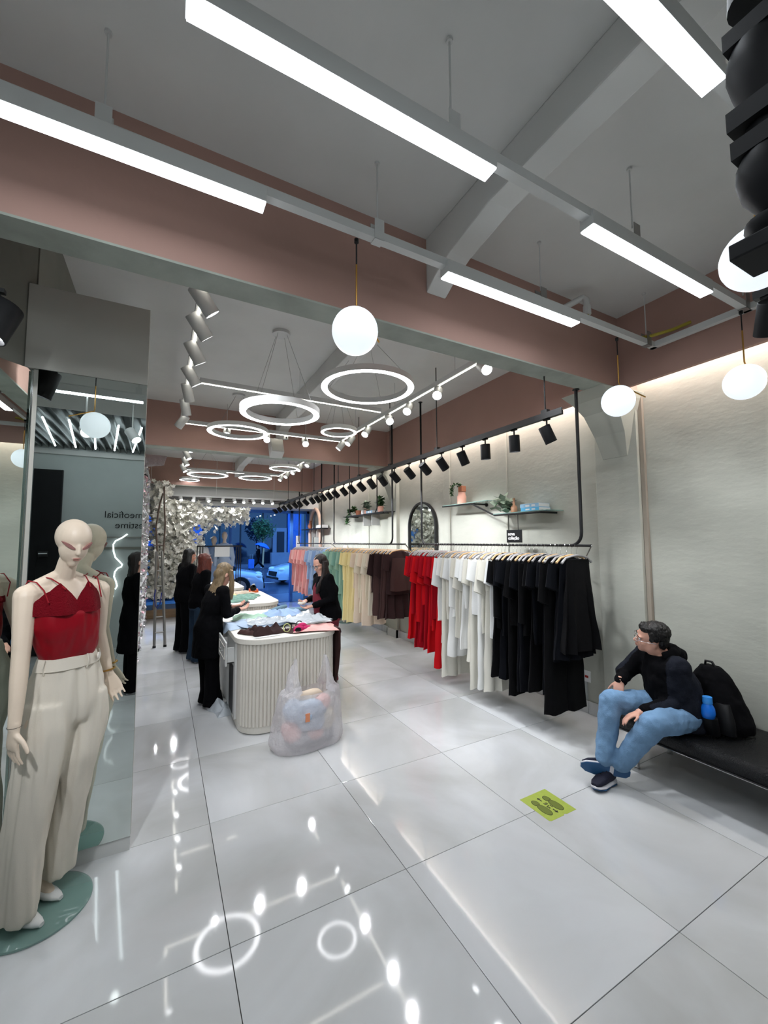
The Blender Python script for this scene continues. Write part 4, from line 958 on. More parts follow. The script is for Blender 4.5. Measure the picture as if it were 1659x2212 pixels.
# ------------------------------------------------------------------ soft heaps on the counters
def drape(name, cx, cy, w, d, z, m, label, cat, seed, ang=0.0, h=0.03, hang=None, group=None, n=22):
    rn = random.Random(seed); ph = [rn.uniform(0, 6) for _ in range(6)]
    R = rotz(ang); vs = []; fs = []
    for i in range(n+1):
        for j in range(n+1):
            u, v = i/n*2-1, j/n*2-1
            ed = 1-max(abs(u), abs(v))**6
            x = u*w/2*(1+0.08*math.sin(3*v+ph[0])); y = v*d/2*(1+0.10*math.sin(2.6*u+ph[1]))
            nz = noise.noise(V((x*9+ph[2], y*9+ph[3], seed)))+0.5*noise.noise(V((x*22, y*22, seed)))
            zz = z+0.003+ed*(h*(0.45+0.75*nz+0.3*abs(nz)) if True else 0)
            p = R @ V((x, y, 0)); X_, Y_ = cx+p.x, cy+p.y
            zz = max(zz, z+0.002)
            if hang:
                over = hang(X_, Y_)
                if over > 0: X_, Y_, zz = X_-hang.dx*over*0.85, Y_-hang.dy*over*0.85, z-over*0.95+0.004
            vs.append((X_, Y_, zz))
    for i in range(n):
        for j in range(n): a = i*(n+1)+j; fs.append((a, a+n+1, a+n+2, a+1))
    mb = MB(); mb.add(vs, fs)
    # underside for thickness
    k = len(vs); mb.add([(x, y, zz-0.002) for x, y, zz in vs], [tuple(reversed(f)) for f in fs])
    o = mb.build(name, m, smooth=True)
    return tag(o, label, cat, group)
class Over:
    def __init__(s, axis, lim, sg): s.axis, s.lim, s.sg = axis, lim, sg; s.dx = sg if axis == 0 else 0; s.dy = sg if axis == 1 else 0
    def __call__(s, x, y): return max(0, ((x, y)[s.axis]-s.lim)*s.sg)
ZT1 = 0.871
M_PBAG = mat('clear_bag', (206, 214, 220), 0.18, alpha=0.55, bump=0.9, bscale=30, spec=0.7)
drape('folded_shirt', 0.46, 2.72, 0.42, 0.46, ZT1, CL['blue'][1], 'pale blue shirt spilling over the left edge of the nearest counter', 'shirt', 1, 0.2, 0.03, Over(0, 0.31, -1))
drape('folded_shirt', 0.62, 3.05, 0.40, 0.34, ZT1+0.006, CL['green'][1], 'mint top lying at the back left of the nearest counter', 'top', 2, -0.3, 0.04)
drape('folded_shirt', 0.72, 2.55, 0.55, 0.42, ZT1+0.02, CL['blue'][1], 'large pale blue shirt across the middle of the nearest counter', 'shirt', 3, 0.5, 0.05)
drape('folded_shirt', 1.02, 3.12, 0.44, 0.40, ZT1+0.01, CL['blue'][0], 'blue shirt bunched at the back right of the nearest counter', 'shirt', 4, 0.1, 0.06)
drape('folded_shirt', 1.13, 2.55, 0.34, 0.50, ZT1+0.012, CL['white'][0], 'white bagged clothes heaped right of the blue shirts', 'clothes', 5, 0.3, 0.09)
drape('folded_shirt', 1.10, 2.12, 0.42, 0.36, ZT1+0.012, CL['pink'][1], 'pink top spread over the front right corner of the counter', 'top', 6, -0.25, 0.03, Over(0, 1.33, 1))
drape('plastic_bag', 1.08, 2.36, 0.40, 0.42, ZT1+0.06, M_PBAG, 'clear plastic packaging bag over the pink and white clothes', 'bag', 8, 0.4, 0.05)
drape('plastic_bag', 0.70, 2.50, 0.42, 0.36, ZT1+0.055, M_PBAG, 'clear plastic packaging bag over the pale blue shirt', 'bag', 9, 0.1, 0.04)
drape('brown_scarf', 0.62, 2.17, 0.30, 0.24, ZT1+0.004, CL['brown'][1], 'dark brown garment bunched at the front of the counter', 'clothes', 10, 0.2, 0.09)
drape('brown_scarf', 0.47, 2.24, 0.16, 0.18, ZT1+0.004, CL['brown'][0], 'brown and white crumpled pieces at the front left of the counter', 'clothes', 11, 0.7, 0.05)
drape('white_tag_strip', 0.58, 2.01, 0.26, 0.05, ZT1, M_PLASTIC, 'white paper strips at the front edge of the counter', 'paper', 12, 0.1, 0.006)
# trousers lying over the right front corner
dm = drape('brown_trousers', 1.10, 2.12, 0.62, 0.22, ZT1+0.002, CL['brown'][0], 'brown trousers hanging over the right front corner of the counter', 'trousers', 13, -0.05, 0.012, Over(0, 1.335, 1))
tr_ = MB().loft([((1.33, 2.12, 0.87), (0.02, 0.0, 0), (0, 0.13, 0)), ((1.338, 2.13, 0.66), (0.022, 0, 0), (0, 0.12, 0)), ((1.338, 2.16, 0.45), (0.020, 0, 0), (0, 0.10, 0)), ((1.34, 2.19, 0.27), (0.018, 0, 0), (0, 0.05, 0))], 18)
o = tr_.build('trouser_leg', CL['brown'][0], smooth=True); o.parent = dm
# pink glasses-like accessory with headbands
bw = empty('pink_hair_clip', (0.93, 2.04, ZT1), 'magenta fabric heart-shaped accessory at the front of the counter', 'accessory')
MB().ell((0.90, 2.03, ZT1+0.035), (0.055, 0.03, 0.035)).ell((0.99, 2.05, ZT1+0.03), (0.055, 0.035, 0.03)).ell((0.95, 2.08, ZT1+0.055), (0.05, 0.03, 0.03)).build('padded_body', mat('magenta_felt', (188, 30, 96), 0.8), bw, smooth=True)
MB().ell((0.885, 1.998, ZT1+0.035), (0.032, 0.006, 0.024)).build('dark_patch', M_BLACKM, bw, smooth=True)
for k, (x, y) in enumerate(((0.80, 2.10), (0.83, 2.16), (0.95, 2.18))):
    hb = MB().tube([(x+0.035*math.cos(t), y, ZT1+0.045+0.04*math.sin(t)) for t in [2*PI*q/16 for q in range(16)]], 0.005, 6, closed=True).build('bracelet', [mat('lime_band', (206, 214, 140), 0.5), M_BLACK, M_BLACK][k], smooth=True)
    tag(hb, ['pale lime hair band standing beside the magenta accessory', 'black beaded band behind the lime hair band', 'black beaded band behind the magenta accessory'][k], 'hair band')
# rolled denim-coloured pieces
for (x, y, a, lab) in ((1.05, 3.42, 0.6, 'rolled blue garment at the back of the nearest counter'), (1.24, 3.22, -0.5, 'rolled teal garment at the back right corner of the counter')):
    R_ = rotz(a); o = MB().tube([V((x, y, ZT1+0.075))+R_ @ V((q, 0, 0.01*math.sin(q*9))) for q in (-.14, -.07, 0, .07, .14)], [0.024, 0.03, 0.03, 0.028, 0.022], 10).build('rolled_garment', cloth('teal_cloth', (112, 140, 156)), smooth=True)
    o.location.z -= 0.043; tag(o, lab, 'clothes')
# second counter
for k, (x, y, a, c, lab) in enumerate(((0.66, 4.62, .2, 'green', 'mint top folded at the front of the second counter'), (0.85, 4.85, -.3, 'green', 'sage top with folds in the middle of the second counter'), (0.62, 4.98, .5, 'green', 'mint top at the left of the second counter'), (0.95, 5.15, .1, 'green', 'sage top at the back of the green pile'),
                                    (0.62, 5.45, 0, 'yellow', 'pale yellow top on the second counter'), (0.92, 5.55, .3, 'cream', 'cream folded top at the back of the second counter'), (0.62, 5.72, .1, 'yellow', 'yellow folded top farthest back on the second counter'))):
    drape('folded_garment', x, y, 0.36, 0.28, ZT1+0.004*(k % 3), CL[c][0], lab, 'top', 30+k, a, 0.045)
drape('folded_garment', 0.52, 6.9, 0.34, 0.4, ZT1, CL['white'][0], 'white folded top on the farthest counter, left', 'top', 51, 0.1, 0.05)
drape('folded_garment', 0.84, 7.1, 0.30, 0.4, ZT1, CL['cream'][1], 'cream folded top on the farthest counter, right', 'top', 52, 0.3, 0.04)
tdp = empty('tape_dispenser', (1.13, 5.62, ZT1), 'orange tape dispenser on the corner of the second counter', 'tape dispenser')
MB().box((1.06, 5.58, ZT1), (1.22, 5.66, ZT1+0.03)).box((1.06, 5.585, ZT1+0.03), (1.08, 5.655, ZT1+0.07)).box((1.19, 5.585, ZT1+0.03), (1.215, 5.655, ZT1+0.06)).build('base', mat('orange_plastic', (226, 104, 44), 0.5), tdp, bevel=0.004)
MB().lathe([(0.02, -0.02), (0.055, -0.02), (0.055, 0.02), (0.02, 0.02)], (1.13, 5.62, ZT1+0.08), 20, Matrix.Rotation(PI/2, 3, 'X')).build('tape_roll', M_BLACKM, tdp)
MB().box((1.12, 5.60, ZT1+0.09), (1.16, 5.64, ZT1+0.15)).build('blade_holder', M_WHITE, tdp)

# plastic carrier bag on the floor
def carrier():
    g = empty('carrier_bag', (0.86, 1.63, 0), 'large translucent white plastic carrier bag full of clothes standing before the counter', 'bag')
    c0 = V((0.86, 1.61, 0)); ax = V((0.995, 0.06, 0)).normalized(); ay = V((-ax.y, ax.x, 0))
    n = 96
    def section(z):
        if z < .05: q = z/.05; return .305+.025*q, .175+.02*q, 0
        if z < .42: q = (z-.05)/.37; return .330-.050*q, .195-.060*q, .020*q
        q = min(1, (z-.42)/.32); return .280-.060*q, .135-.117*q, .020+.010*q
    def top(c):      # height of the upper edge round the bag: two tall handles, low mouth between
        c = abs(c)
        return .45+.02*c if c < .42 else (.458+.285*((c-.42)/.24)**1.3 if c < .66 else .743-.06*((c-.66)/.34)**2)
    R_ = 34; rows = []
    for i in range(R_):
        t = i/(R_-1); ring = []
        for k in range(n):
            a = 2*PI*k/n; c = math.cos(a); s = math.sin(a)
            zt = top(c); z = .004+(zt-.004)*t
            A, Bq, sh_ = section(z)
            if z > .47:      # handle: pull the outer side in, keep the inner edge upright
                q = (z-.47)/.27; cc = math.copysign(1, c)*(.66+(abs(c)-.66)*(1-.45*q)); A2 = .275-.045*q
                x = A2*cc*.82 if False else A2*cc*(.86)
            else: x = A*math.copysign(abs(c)**.74, c)
            y = Bq*math.copysign(abs(s)**.8, s)
            f = 1+.055*noise.noise(V((c*2.2, s*2.2, z*7)))+.03*noise.noise(V((c*8, s*8, z*13)))
            wr_ = (.010*abs(noise.noise(V((a*5+z*9, z*14-a*3, 3.3))))+.006*noise.noise(V((a*16, z*22, 1.3))))*(1 if z < .7 else .3)
            ring.append(c0+ax*(x*f+sh_)+ay*(y*f+wr_)+V((0, 0, z)))
        rows.append(ring)
    mb = MB(); vs = [p for r in rows for p in r]; fs = []
    for i in range(R_-1):
        for k in range(n): fs.append((i*n+k, i*n+(k+1) % n, (i+1)*n+(k+1) % n, (i+1)*n+k))
    mb.add(vs, fs).add(rows[0], [tuple(range(n))])
    mb.build('sack', M_BAG, g, smooth=True)
    cols = [CL['blue'][1], CL['pink'][1], CL['blue'][1], CL['cream'][1], mat('grey_cloth', (150, 152, 158), 0.9), CL['pink'][1], MATS['grey_cloth'], CL['blue'][1], CL['pink'][1], CL['cream'][0]]
    pos = [(-.02, -.05, .29, .17, .10, .10), (.13, -.01, .33, .09, .08, .07), (.02, -.05, .20, .15, .09, .08), (.16, -.02, .20, .09, .10, .10), (0, 0, .075, .22, .13, .065), (-.15, -.02, .14, .09, .09, .09), (.12, .01, .07, .13, .12, .06), (-.12, .01, .30, .10, .08, .09), (.04, -.08, .10, .08, .07, .045), (.02, .02, .40, .13, .05, .05)]
    for k, (x, y, z, a, b, c) in enumerate(pos):
        mb = MB(); cc = c0+ax*x+ay*y+V((0, 0, z)); mb.ell(cc, (a, b, c), n=20, m=12)
        mb.v = [tuple(V(v)+(V(v)-cc)*0.25*noise.noise(V(v)*13)) for v in mb.v]
        mb.build('packed_garment', cols[k], g, smooth=True)
    MB().cbox(c0+ax*(-0.06)+ay*(-0.165)+V((0, 0, 0.285)), (0.040, 0.004, 0.07), rotz(math.atan2(ax.y, ax.x))).build('orange_label', mat('orange_label', (232, 150, 110), 0.6), g, bevel=0.001)
carrier()
# floor sticker
st = empty('floor_sticker', (2.015, 0.006, 0), 'lime green distancing sticker with two footprints and arrows on the floor', 'sticker')
MB().prism([(1.892, 0.131, 0.0003), (1.892, -0.112, 0.0003), (1.905, -0.121, 0.0003), (2.02, -0.121, 0.0003), (2.035, -0.112, 0.0003), (2.05, -0.121, 0.0003), (2.142, -0.121, 0.0003), (2.142, 0.134, 0.0003)], (0, 0, 0.0006)).build('vinyl', M_LIME, st)
def flat(name, pts, z, m, h=0.0003): return MB().prism([(x, y, z) for x, y in pts], (0, 0, h)).build(name, m, st)
def foot(cx):
    sole = [(cx+a*0.030*(1.0 if b > 0 else 1.0), y) for a, b, y in ()]
    for grow, m, z in ((0.0035, M_TEXT, 0.0010), (0.0, M_OLIVE, 0.0014)):
        fr_ = [(cx+(0.027+grow)*math.cos(t)*(1-0.12*math.sin(t)), -0.022+(0.058+grow)*math.sin(t)) for t in [2*PI*k/24 for k in range(24)]]
        fr_ = [(x, min(y, 0.022+grow)) for x, y in fr_]
        flat('footprint_sole', fr_, z, m)
        hl = [(cx+(0.021+grow)*math.cos(t), 0.050+(0.028+grow)*math.sin(t)) for t in [2*PI*k/20 for k in range(20)]]
        hl = [(x, max(y, 0.032-grow)) for x, y in hl]
        flat('footprint_heel', hl, z, m)
foot(1.955); foot(2.062)
for s in (1, -1):
    y0 = 0.0+s*0.045; y1 = s*0.088
    flat('arrow', [(2.006, y0), (2.014, y0), (2.014, y1-s*0.018), (2.024, y1-s*0.022), (2.010, y1), (1.996, y1-s*0.022), (2.006, y1-s*0.018)], 0.0010, M_TEXT)
RT = Matrix(((-1, 0, 0), (0, -1, 0), (0, 0, 1)))
text_obj('lettering', '1,5', 0.036, M_TEXT, st, (2.034, -0.006, 0.0010), RT, ext=0.0003, bold=0.0012)
text_obj('lettering', 'm', 0.036, M_TEXT, st, (2.026, 0.024, 0.0010), RT, ext=0.0003, bold=0.0012)

# ------------------------------------------------------------------ bench
bn = empty('bench', (3.24, -1.0, 0), 'long black leather bench with chrome legs along the right wall', 'bench')
mb = MB(); n_ = 14
secs = []
for yy, k in ((0.13, .9), (0.115, 1.0), (-2.4, 1.0), (-2.415, .9)):
    secs.append(yy)
prof_ = [(2.885, .305), (2.875, .32), (2.875, .375), (2.89, .395), (2.92, .402), (3.52, .402), (3.55, .395), (3.56, .375), (3.56, .32), (3.55, .305)]
MB().rings([[(x if k == 1 else 3.2+(x-3.2)*.985, yy, z if k == 1 else .355+(z-.355)*.93) for x, z in prof_] for yy, k in ((0.13, 0), (0.12, 1), (-2.4, 1), (-2.41, 0))]).build('seat', M_LEATHER, bn, smooth=True)
MB().tube([(2.885, 0.10, .300), (2.885, -2.4, .300)], 0.006, 6).build('piping', M_BLACK, bn)
MB().box((2.93, -2.35, .27), (2.96, 0.05, .302)).box((3.48, -2.35, .27), (3.51, 0.05, .302)).build('rail', M_CHROME, bn)
for x, y in ((2.985, -.03), (3.45, -.03), (2.985, -1.2), (3.45, -1.2), (2.985, -2.3), (3.45, -2.3)):
    MB().lathe([(0.022, 0), (0.022, 0.012), (0.018, 0.014), (0.018, 0.28)], (x, y, 0), 16).build('leg', M_CHROME, bn, smooth=True)

# ------------------------------------------------------------------ ladder
ld = empty('ladder', (-0.30, 6.02, 0), 'aluminium folding ladder standing by the left wall', 'ladder')
def bara(a, b, w, t, m, nm, par, rub=False):
    a, b = V(a), V(b)
    MB().tube([a, b], w, 4).build(nm, m, par)
for s, xb, xt in ((-1, -0.395, -0.415), (1, -0.235, -0.375)):
    bara((xb, 6.02, 0.02), (xb*0.35+xt*0.65, 6.0, 1.62), 0.022, 0, M_ALU, 'rail', ld)
    MB().box((xb-0.025, 5.995, 0), (xb+0.025, 6.045, 0.03)).build('rubber_foot', M_RUBBER, ld)
for k in range(6):
    z = 0.25+k*0.26; q = (z-0.02)/1.6
    xa = -0.395*(1-q)+(-0.408)*q; xb_ = -0.235*(1-q)+(-0.326)*q
    bara((xa, 6.015, z), (xb_, 6.015, z), 0.012, 0, M_ALU, 'rung', ld)
for pts in ([(-0.30, 6.35, 0.70), (-0.33, 6.35, 1.3), (-0.31, 6.3, 2.1), (-0.335, 6.3, 2.45), (-0.345, 6.3, 2.78)], [(-0.46, 6.6, 0.55), (-0.40, 6.5, 1.3), (-0.455, 6.45, 2.05), (-0.41, 6.4, 2.45), (-0.36, 6.35, 2.66)]):
    MB().tube([(x+0.02, y, z) for x, y, z in pts], 0.014, 8).build('curved_rail', M_BRONZE, ld, smooth=True)
bara((-0.47, 6.45, 1.72), (-0.28, 6.33, 1.72), 0.009, 0, M_BRONZE, 'cross_rung', ld)
MB().tube([(-0.40, 5.97, 0.98), (-0.42, 5.96, 0.85), (-0.40, 5.95, 0.72), (-0.37, 5.96, 0.66), (-0.33, 5.97, 0.74), (-0.31, 5.97, 0.92)], 0.009, 6).build('strap', mat('blue_strap', (40, 52, 130), 0.7), ld)

# ------------------------------------------------------------------ left display wall
ds = empty('display_shelving', (-0.85, 4.0, 0), 'glass shelving packed with shiny bagged accessories along the left wall', 'shelving')
MB().box((-0.99, 1.6, 0.02), (-0.96, 8.2, 3.1)).build('back_board', M_HPLAS, ds)
yv = 1.6; k = 0
while yv < 8.3:
    MB().box((-0.96, yv, 0.0), (-0.60, yv+0.02, 3.1)).build('upright', M_WHITE, ds); yv += 1.1
for z in (0.3, 0.7, 1.1, 1.5, 1.9, 2.3, 2.7, 3.08):
    MB().box((-0.96, 1.6, z), (-0.59, 8.2, z+0.012)).build('shelf_board', M_PLASTIC, ds)
rn = random.Random(9)
for si, z in enumerate((0.0, 0.312, 0.712, 1.112, 1.512, 1.912, 2.312, 2.712)):
    for part_i, (mm, frac) in enumerate(((mat('silver_foil', (216, 206, 212), 0.18, metal=0.7), 0.5), (mat('pink_foil', (196, 150, 160), 0.3, metal=0.4), 0.2), (M_BLACKM, 0.1), (M_PLASTIC, 0.4))):
        mb = MB()
        for q in range(int(420*frac)):
            c = V((rn.uniform(-.92, -.585), rn.uniform(1.65, 8.15), z+rn.uniform(0.01, 0.36)))
            a = V((rn.uniform(-1, 1), rn.uniform(-1, 1), rn.uniform(-1, 1))).normalized()*rn.uniform(.02, .055); b = a.orthogonal().normalized()*rn.uniform(.015, .04)
            cz = a.cross(b).normalized()*0.008
            mb.add([c-a, c+b, c+a, c-b, c+cz, c-cz], [(0, 1, 4), (1, 2, 4), (2, 3, 4), (3, 0, 4), (1, 0, 5), (2, 1, 5), (3, 2, 5), (0, 3, 5)])
        tag(mb.build('bagged_accessories', mm, ds), kind='stuff')
# convex mirror high on the left
cm = MB().prism([(-0.93, 5.2, 3.13), (-0.30, 5.2, 3.13), (-0.34, 5.16, 2.97), (-0.78, 5.16, 2.90)], (0, 0.02, 0)).build('foil_banner', mat('silver_foil2', (226, 224, 230), 0.2, metal=0.6, bump=1, bscale=20)); tag(cm, 'crumpled silver foil sheet under the beam at the top left', 'foil')
MB().tube([(-0.6, 5.2, 3.12), (-0.6, 5.2, 3.16)], 0.004, 5).build('hook', M_ALU, cm)
# oak plinth and window platform with white flowers
pl = MB().box((-0.98, 9.05, 0), (1.28, 9.95, 0.20)).build('display_platform', M_OAK, bevel=0.005); tag(pl, 'pale oak display platform inside the shop window', 'platform')
fw_ = MB(); rn = random.Random(21)
def flower(c, s):
    c = V(c); nrm = V((rn.uniform(-1, 1), -abs(rn.gauss(.6, .5)), rn.uniform(-.6, .9))).normalized(); u = nrm.orthogonal().normalized(); w = nrm.cross(u); a0 = rn.uniform(0, 1.2)
    vs = [c]; fs = []
    for k in range(5):
        t = a0+2*PI*k/5; d = u*math.cos(t)+w*math.sin(t); e = u*math.cos(t+.6)+w*math.sin(t+.6); g_ = u*math.cos(t-.6)+w*math.sin(t-.6)
        i = len(vs); vs += [c+g_*s*.62+nrm*s*.2, c+d*s+nrm*s*.32, c+e*s*.62+nrm*s*.2]; fs += [(0, i, i+1), (0, i+1, i+2)]
    fw_.add(vs, fs)
for k in range(6500):
    t = rn.random()
    if t < 0.70:       # column of flowers left of the window
        z = rn.uniform(0.5, 2.75); wd = 0.55+0.25*math.sin(z*2.2)
        c = (min(.55+.1*z, max(-.93, rn.gauss(-.10, .34*wd+.12))), rn.gauss(8.92, .13), z)
    elif t < 0.94:      # hanging along the top
        x = rn.uniform(-.5, 1.6); c = (x, rn.gauss(8.95, .12), 2.62-abs(rn.gauss(0, .20))*(1.15-.4*abs(x-.4)))
    else:
        z = rn.uniform(2.0, 3.15); c = (rn.gauss(-.35, .10), rn.gauss(8.6, .1), z)
    flower(c, rn.uniform(.04, .075))
fo = fw_.build('white_flowers', M_PETAL); tag(fo, 'mass of white artificial flowers climbing and arching over the shop window', 'flowers', kind='stuff')
# pampas-like soft plume behind ladder
# black rail stand with a label and mannequins in the window
rk = empty('rail_stand', (0.9, 8.6, 0), 'black tubular stand with a white sign in front of the window mannequins', 'stand')
for x in (0.40, 0.46, 0.52, 1.28, 1.33, 1.38):
    MB().box((x-.011, 8.59, 0), (x+.011, 8.61, 1.68)).build('upright', M_BLACK, rk)
MB().box((0.39, 8.588, 1.66), (1.42, 8.612, 1.69)).build('top_bar', M_BLACK, rk)
MB().box((0.39, 8.57, 0), (1.40, 8.63, 0.03)).build('base_bar', M_BLACK, rk)
MB().box((0.78, 8.57, 1.42), (1.12, 8.58, 1.66)).build('white_sign', M_PLASTIC, rk)
# ------------------------------------------------------------------ figures
def fingers(mb, w, d, nrm, side, curl=0.25, s=1.0, spread=0.09, thumb_in=0.0):
    """hand: w wrist point, d pointing direction, nrm palm normal, side = direction of the thumb"""
    w, d = V(w), V(d).normalized(); nrm = (V(nrm)-d*V(nrm).dot(d)).normalized(); sd = d.cross(nrm).normalized()*side
    k = w+d*0.085*s+nrm*0.004*s
    mb.loft([(w-d*0.03*s, sd*0.026*s, nrm*0.021*s), (w, sd*0.027*s, nrm*0.019*s), (w+d*0.03*s, sd*0.034*s, nrm*0.017*s), (w+d*0.06*s, sd*0.040*s, nrm*0.015*s), (k, sd*0.040*s, nrm*0.012*s)], 14)
    for i, (o, L, r) in enumerate(((0.030, .070, .0088), (0.010, .080, .0092), (-.010, .074, .0088), (-.029, .058, .0078))):
        b = k+sd*o*s-d*0.008*s; dd = (d+sd*(o/0.03)*spread).normalized(); p = b; c = curl*(1+0.25*i/3)
        for j, f in enumerate((.45, .31, .24)):
            ax = dd.cross(nrm).normalized(); dd = Matrix.Rotation(-c*(0.7 if j == 0 else 1.0), 3, ax) @ dd if False else (dd*math.cos(c*(0.6 if j == 0 else 1))+nrm*math.sin(c*(0.6 if j == 0 else 1))).normalized()
            q = p+dd*L*f*s; mb.cap(p, q, r*s*(1-.1*j), r*s*(1-.1*(j+1)), 8); p = q
    t0 = w+d*0.022*s+sd*0.024*s; td = (d*0.62+sd*(0.75-thumb_in)+nrm*(0.25+thumb_in)).normalized()
    t1 = t0+td*0.040*s; td2 = (td+d*0.5).normalized(); t2 = t1+td2*0.028*s; t3 = t2+(td2+d*.2).normalized()*0.022*s
    mb.cap(t0, t1, .0135*s, .0108*s, 8).cap(t1, t2, .0105*s, .0096*s, 8).cap(t2, t3, .0094*s, .008*s, 8)
def basis(f, upv=(0, 0, 1)):
    f = V(f).normalized(); r = f.cross(V(upv)).normalized(); u = r.cross(f); return r, f, u      # right, forward, up
def head(mb, c, f, up_=(0, 0, 1), s=1.0, ears=True):
    r, f, u = basis(f, up_); c = V(c)
    def P(x, y, z): return c+(r*x+f*y+u*z)*s
    def E(x, y, z, a, b, h, n=18): mb.ell(P(x, y, z), (a*s, b*s, h*s), Matrix((r, f, u)).transposed(), n, 12)
    E(0, -.012, .028, .073, .092, .088)                       # cranium
    E(0, .022, -.035, .058, .062, .080)                       # face
    E(0, .050, -.088, .030, .028, .026)                       # chin
    for s_ in (-1, 1):
        E(s_*.036, .052, -.028, .022, .024, .022)             # cheek
        E(s_*.028, .070, .022, .024, .016, .010)              # brow
        if ears: E(s_*.074, -.008, -.012, .010, .020, .032, 12)
    mb.cap(P(0, .078, .008), P(0, .099, -.028), .009*s, .0125*s, 10)   # nose
    for s_ in (-1, 1): mb.ell(P(s_*.011, .090, -.032), (.008*s, .009*s, .007*s), None, 8, 6)
    E(0, .083, -.056, .022, .010, .006, 12); E(0, .081, -.066, .019, .010, .007, 12)
    return P
def face_parts(P, r, f, u, root, skinm, iris=None, s=1.0, glasses=None, lip=None, half=False):
    Rm = Matrix((r, f, u)).transposed()
    for sg in (-1, 1):
        e = MB().ell(P(sg*.030, .0735, .002), (.013*s, .009*s, .0075*s), Rm, 12, 8).build('eye', M_PLASTIC, root, smooth=True)
        MB().ell(P(sg*.030, .0815, .001), (.0055*s, .0030*s, .0055*s), Rm, 10, 6).build('iris', iris or M_HAIRD, e, smooth=True)
        MB().tube([P(sg*.014, .085, .021), P(sg*.030, .087, .027), P(sg*.048, .078, .022)], .0028*s, 6).build('eyebrow', M_HAIRD, root)
    MB().ell(P(0, .0915, -.0565), (.020*s, .003*s, .0035*s), Rm, 12, 6).ell(P(0, .0895, -.0655), (.017*s, .004*s, .0045*s), Rm, 12, 6).build('lips', lip or M_LIP, root, smooth=True)
    if glasses:
        mb = MB()
        for sg in (-1, 1):
            mb.tube([P(sg*.033+.024*math.cos(t), .098-.006*abs(math.cos(t)), .001+.019*math.sin(t)) for t in [2*PI*k/18 for k in range(18)]], .0016*s, 6, closed=True)
            mb.tube([P(sg*.056, .094, .006), P(sg*.079, .04, .008), P(sg*.083, -.02, .006)], .0018*s, 6)
        mb.tube([P(-.010, .101, .006), P(.010, .101, .006)], .0018*s, 6)
        g = mb.build('eyeglasses', glasses, root, smooth=True)
        for sg in (-1, 1): MB().lathe([(.001, 0), (.022*s, 0), (.022*s, .0008)], P(sg*.033, .0965, .001), 16, Matrix((r, u, f)).transposed()).build('glass_lens', mat('spectacle_lens', (225, 230, 232), 0.05, alpha=0.12), g)

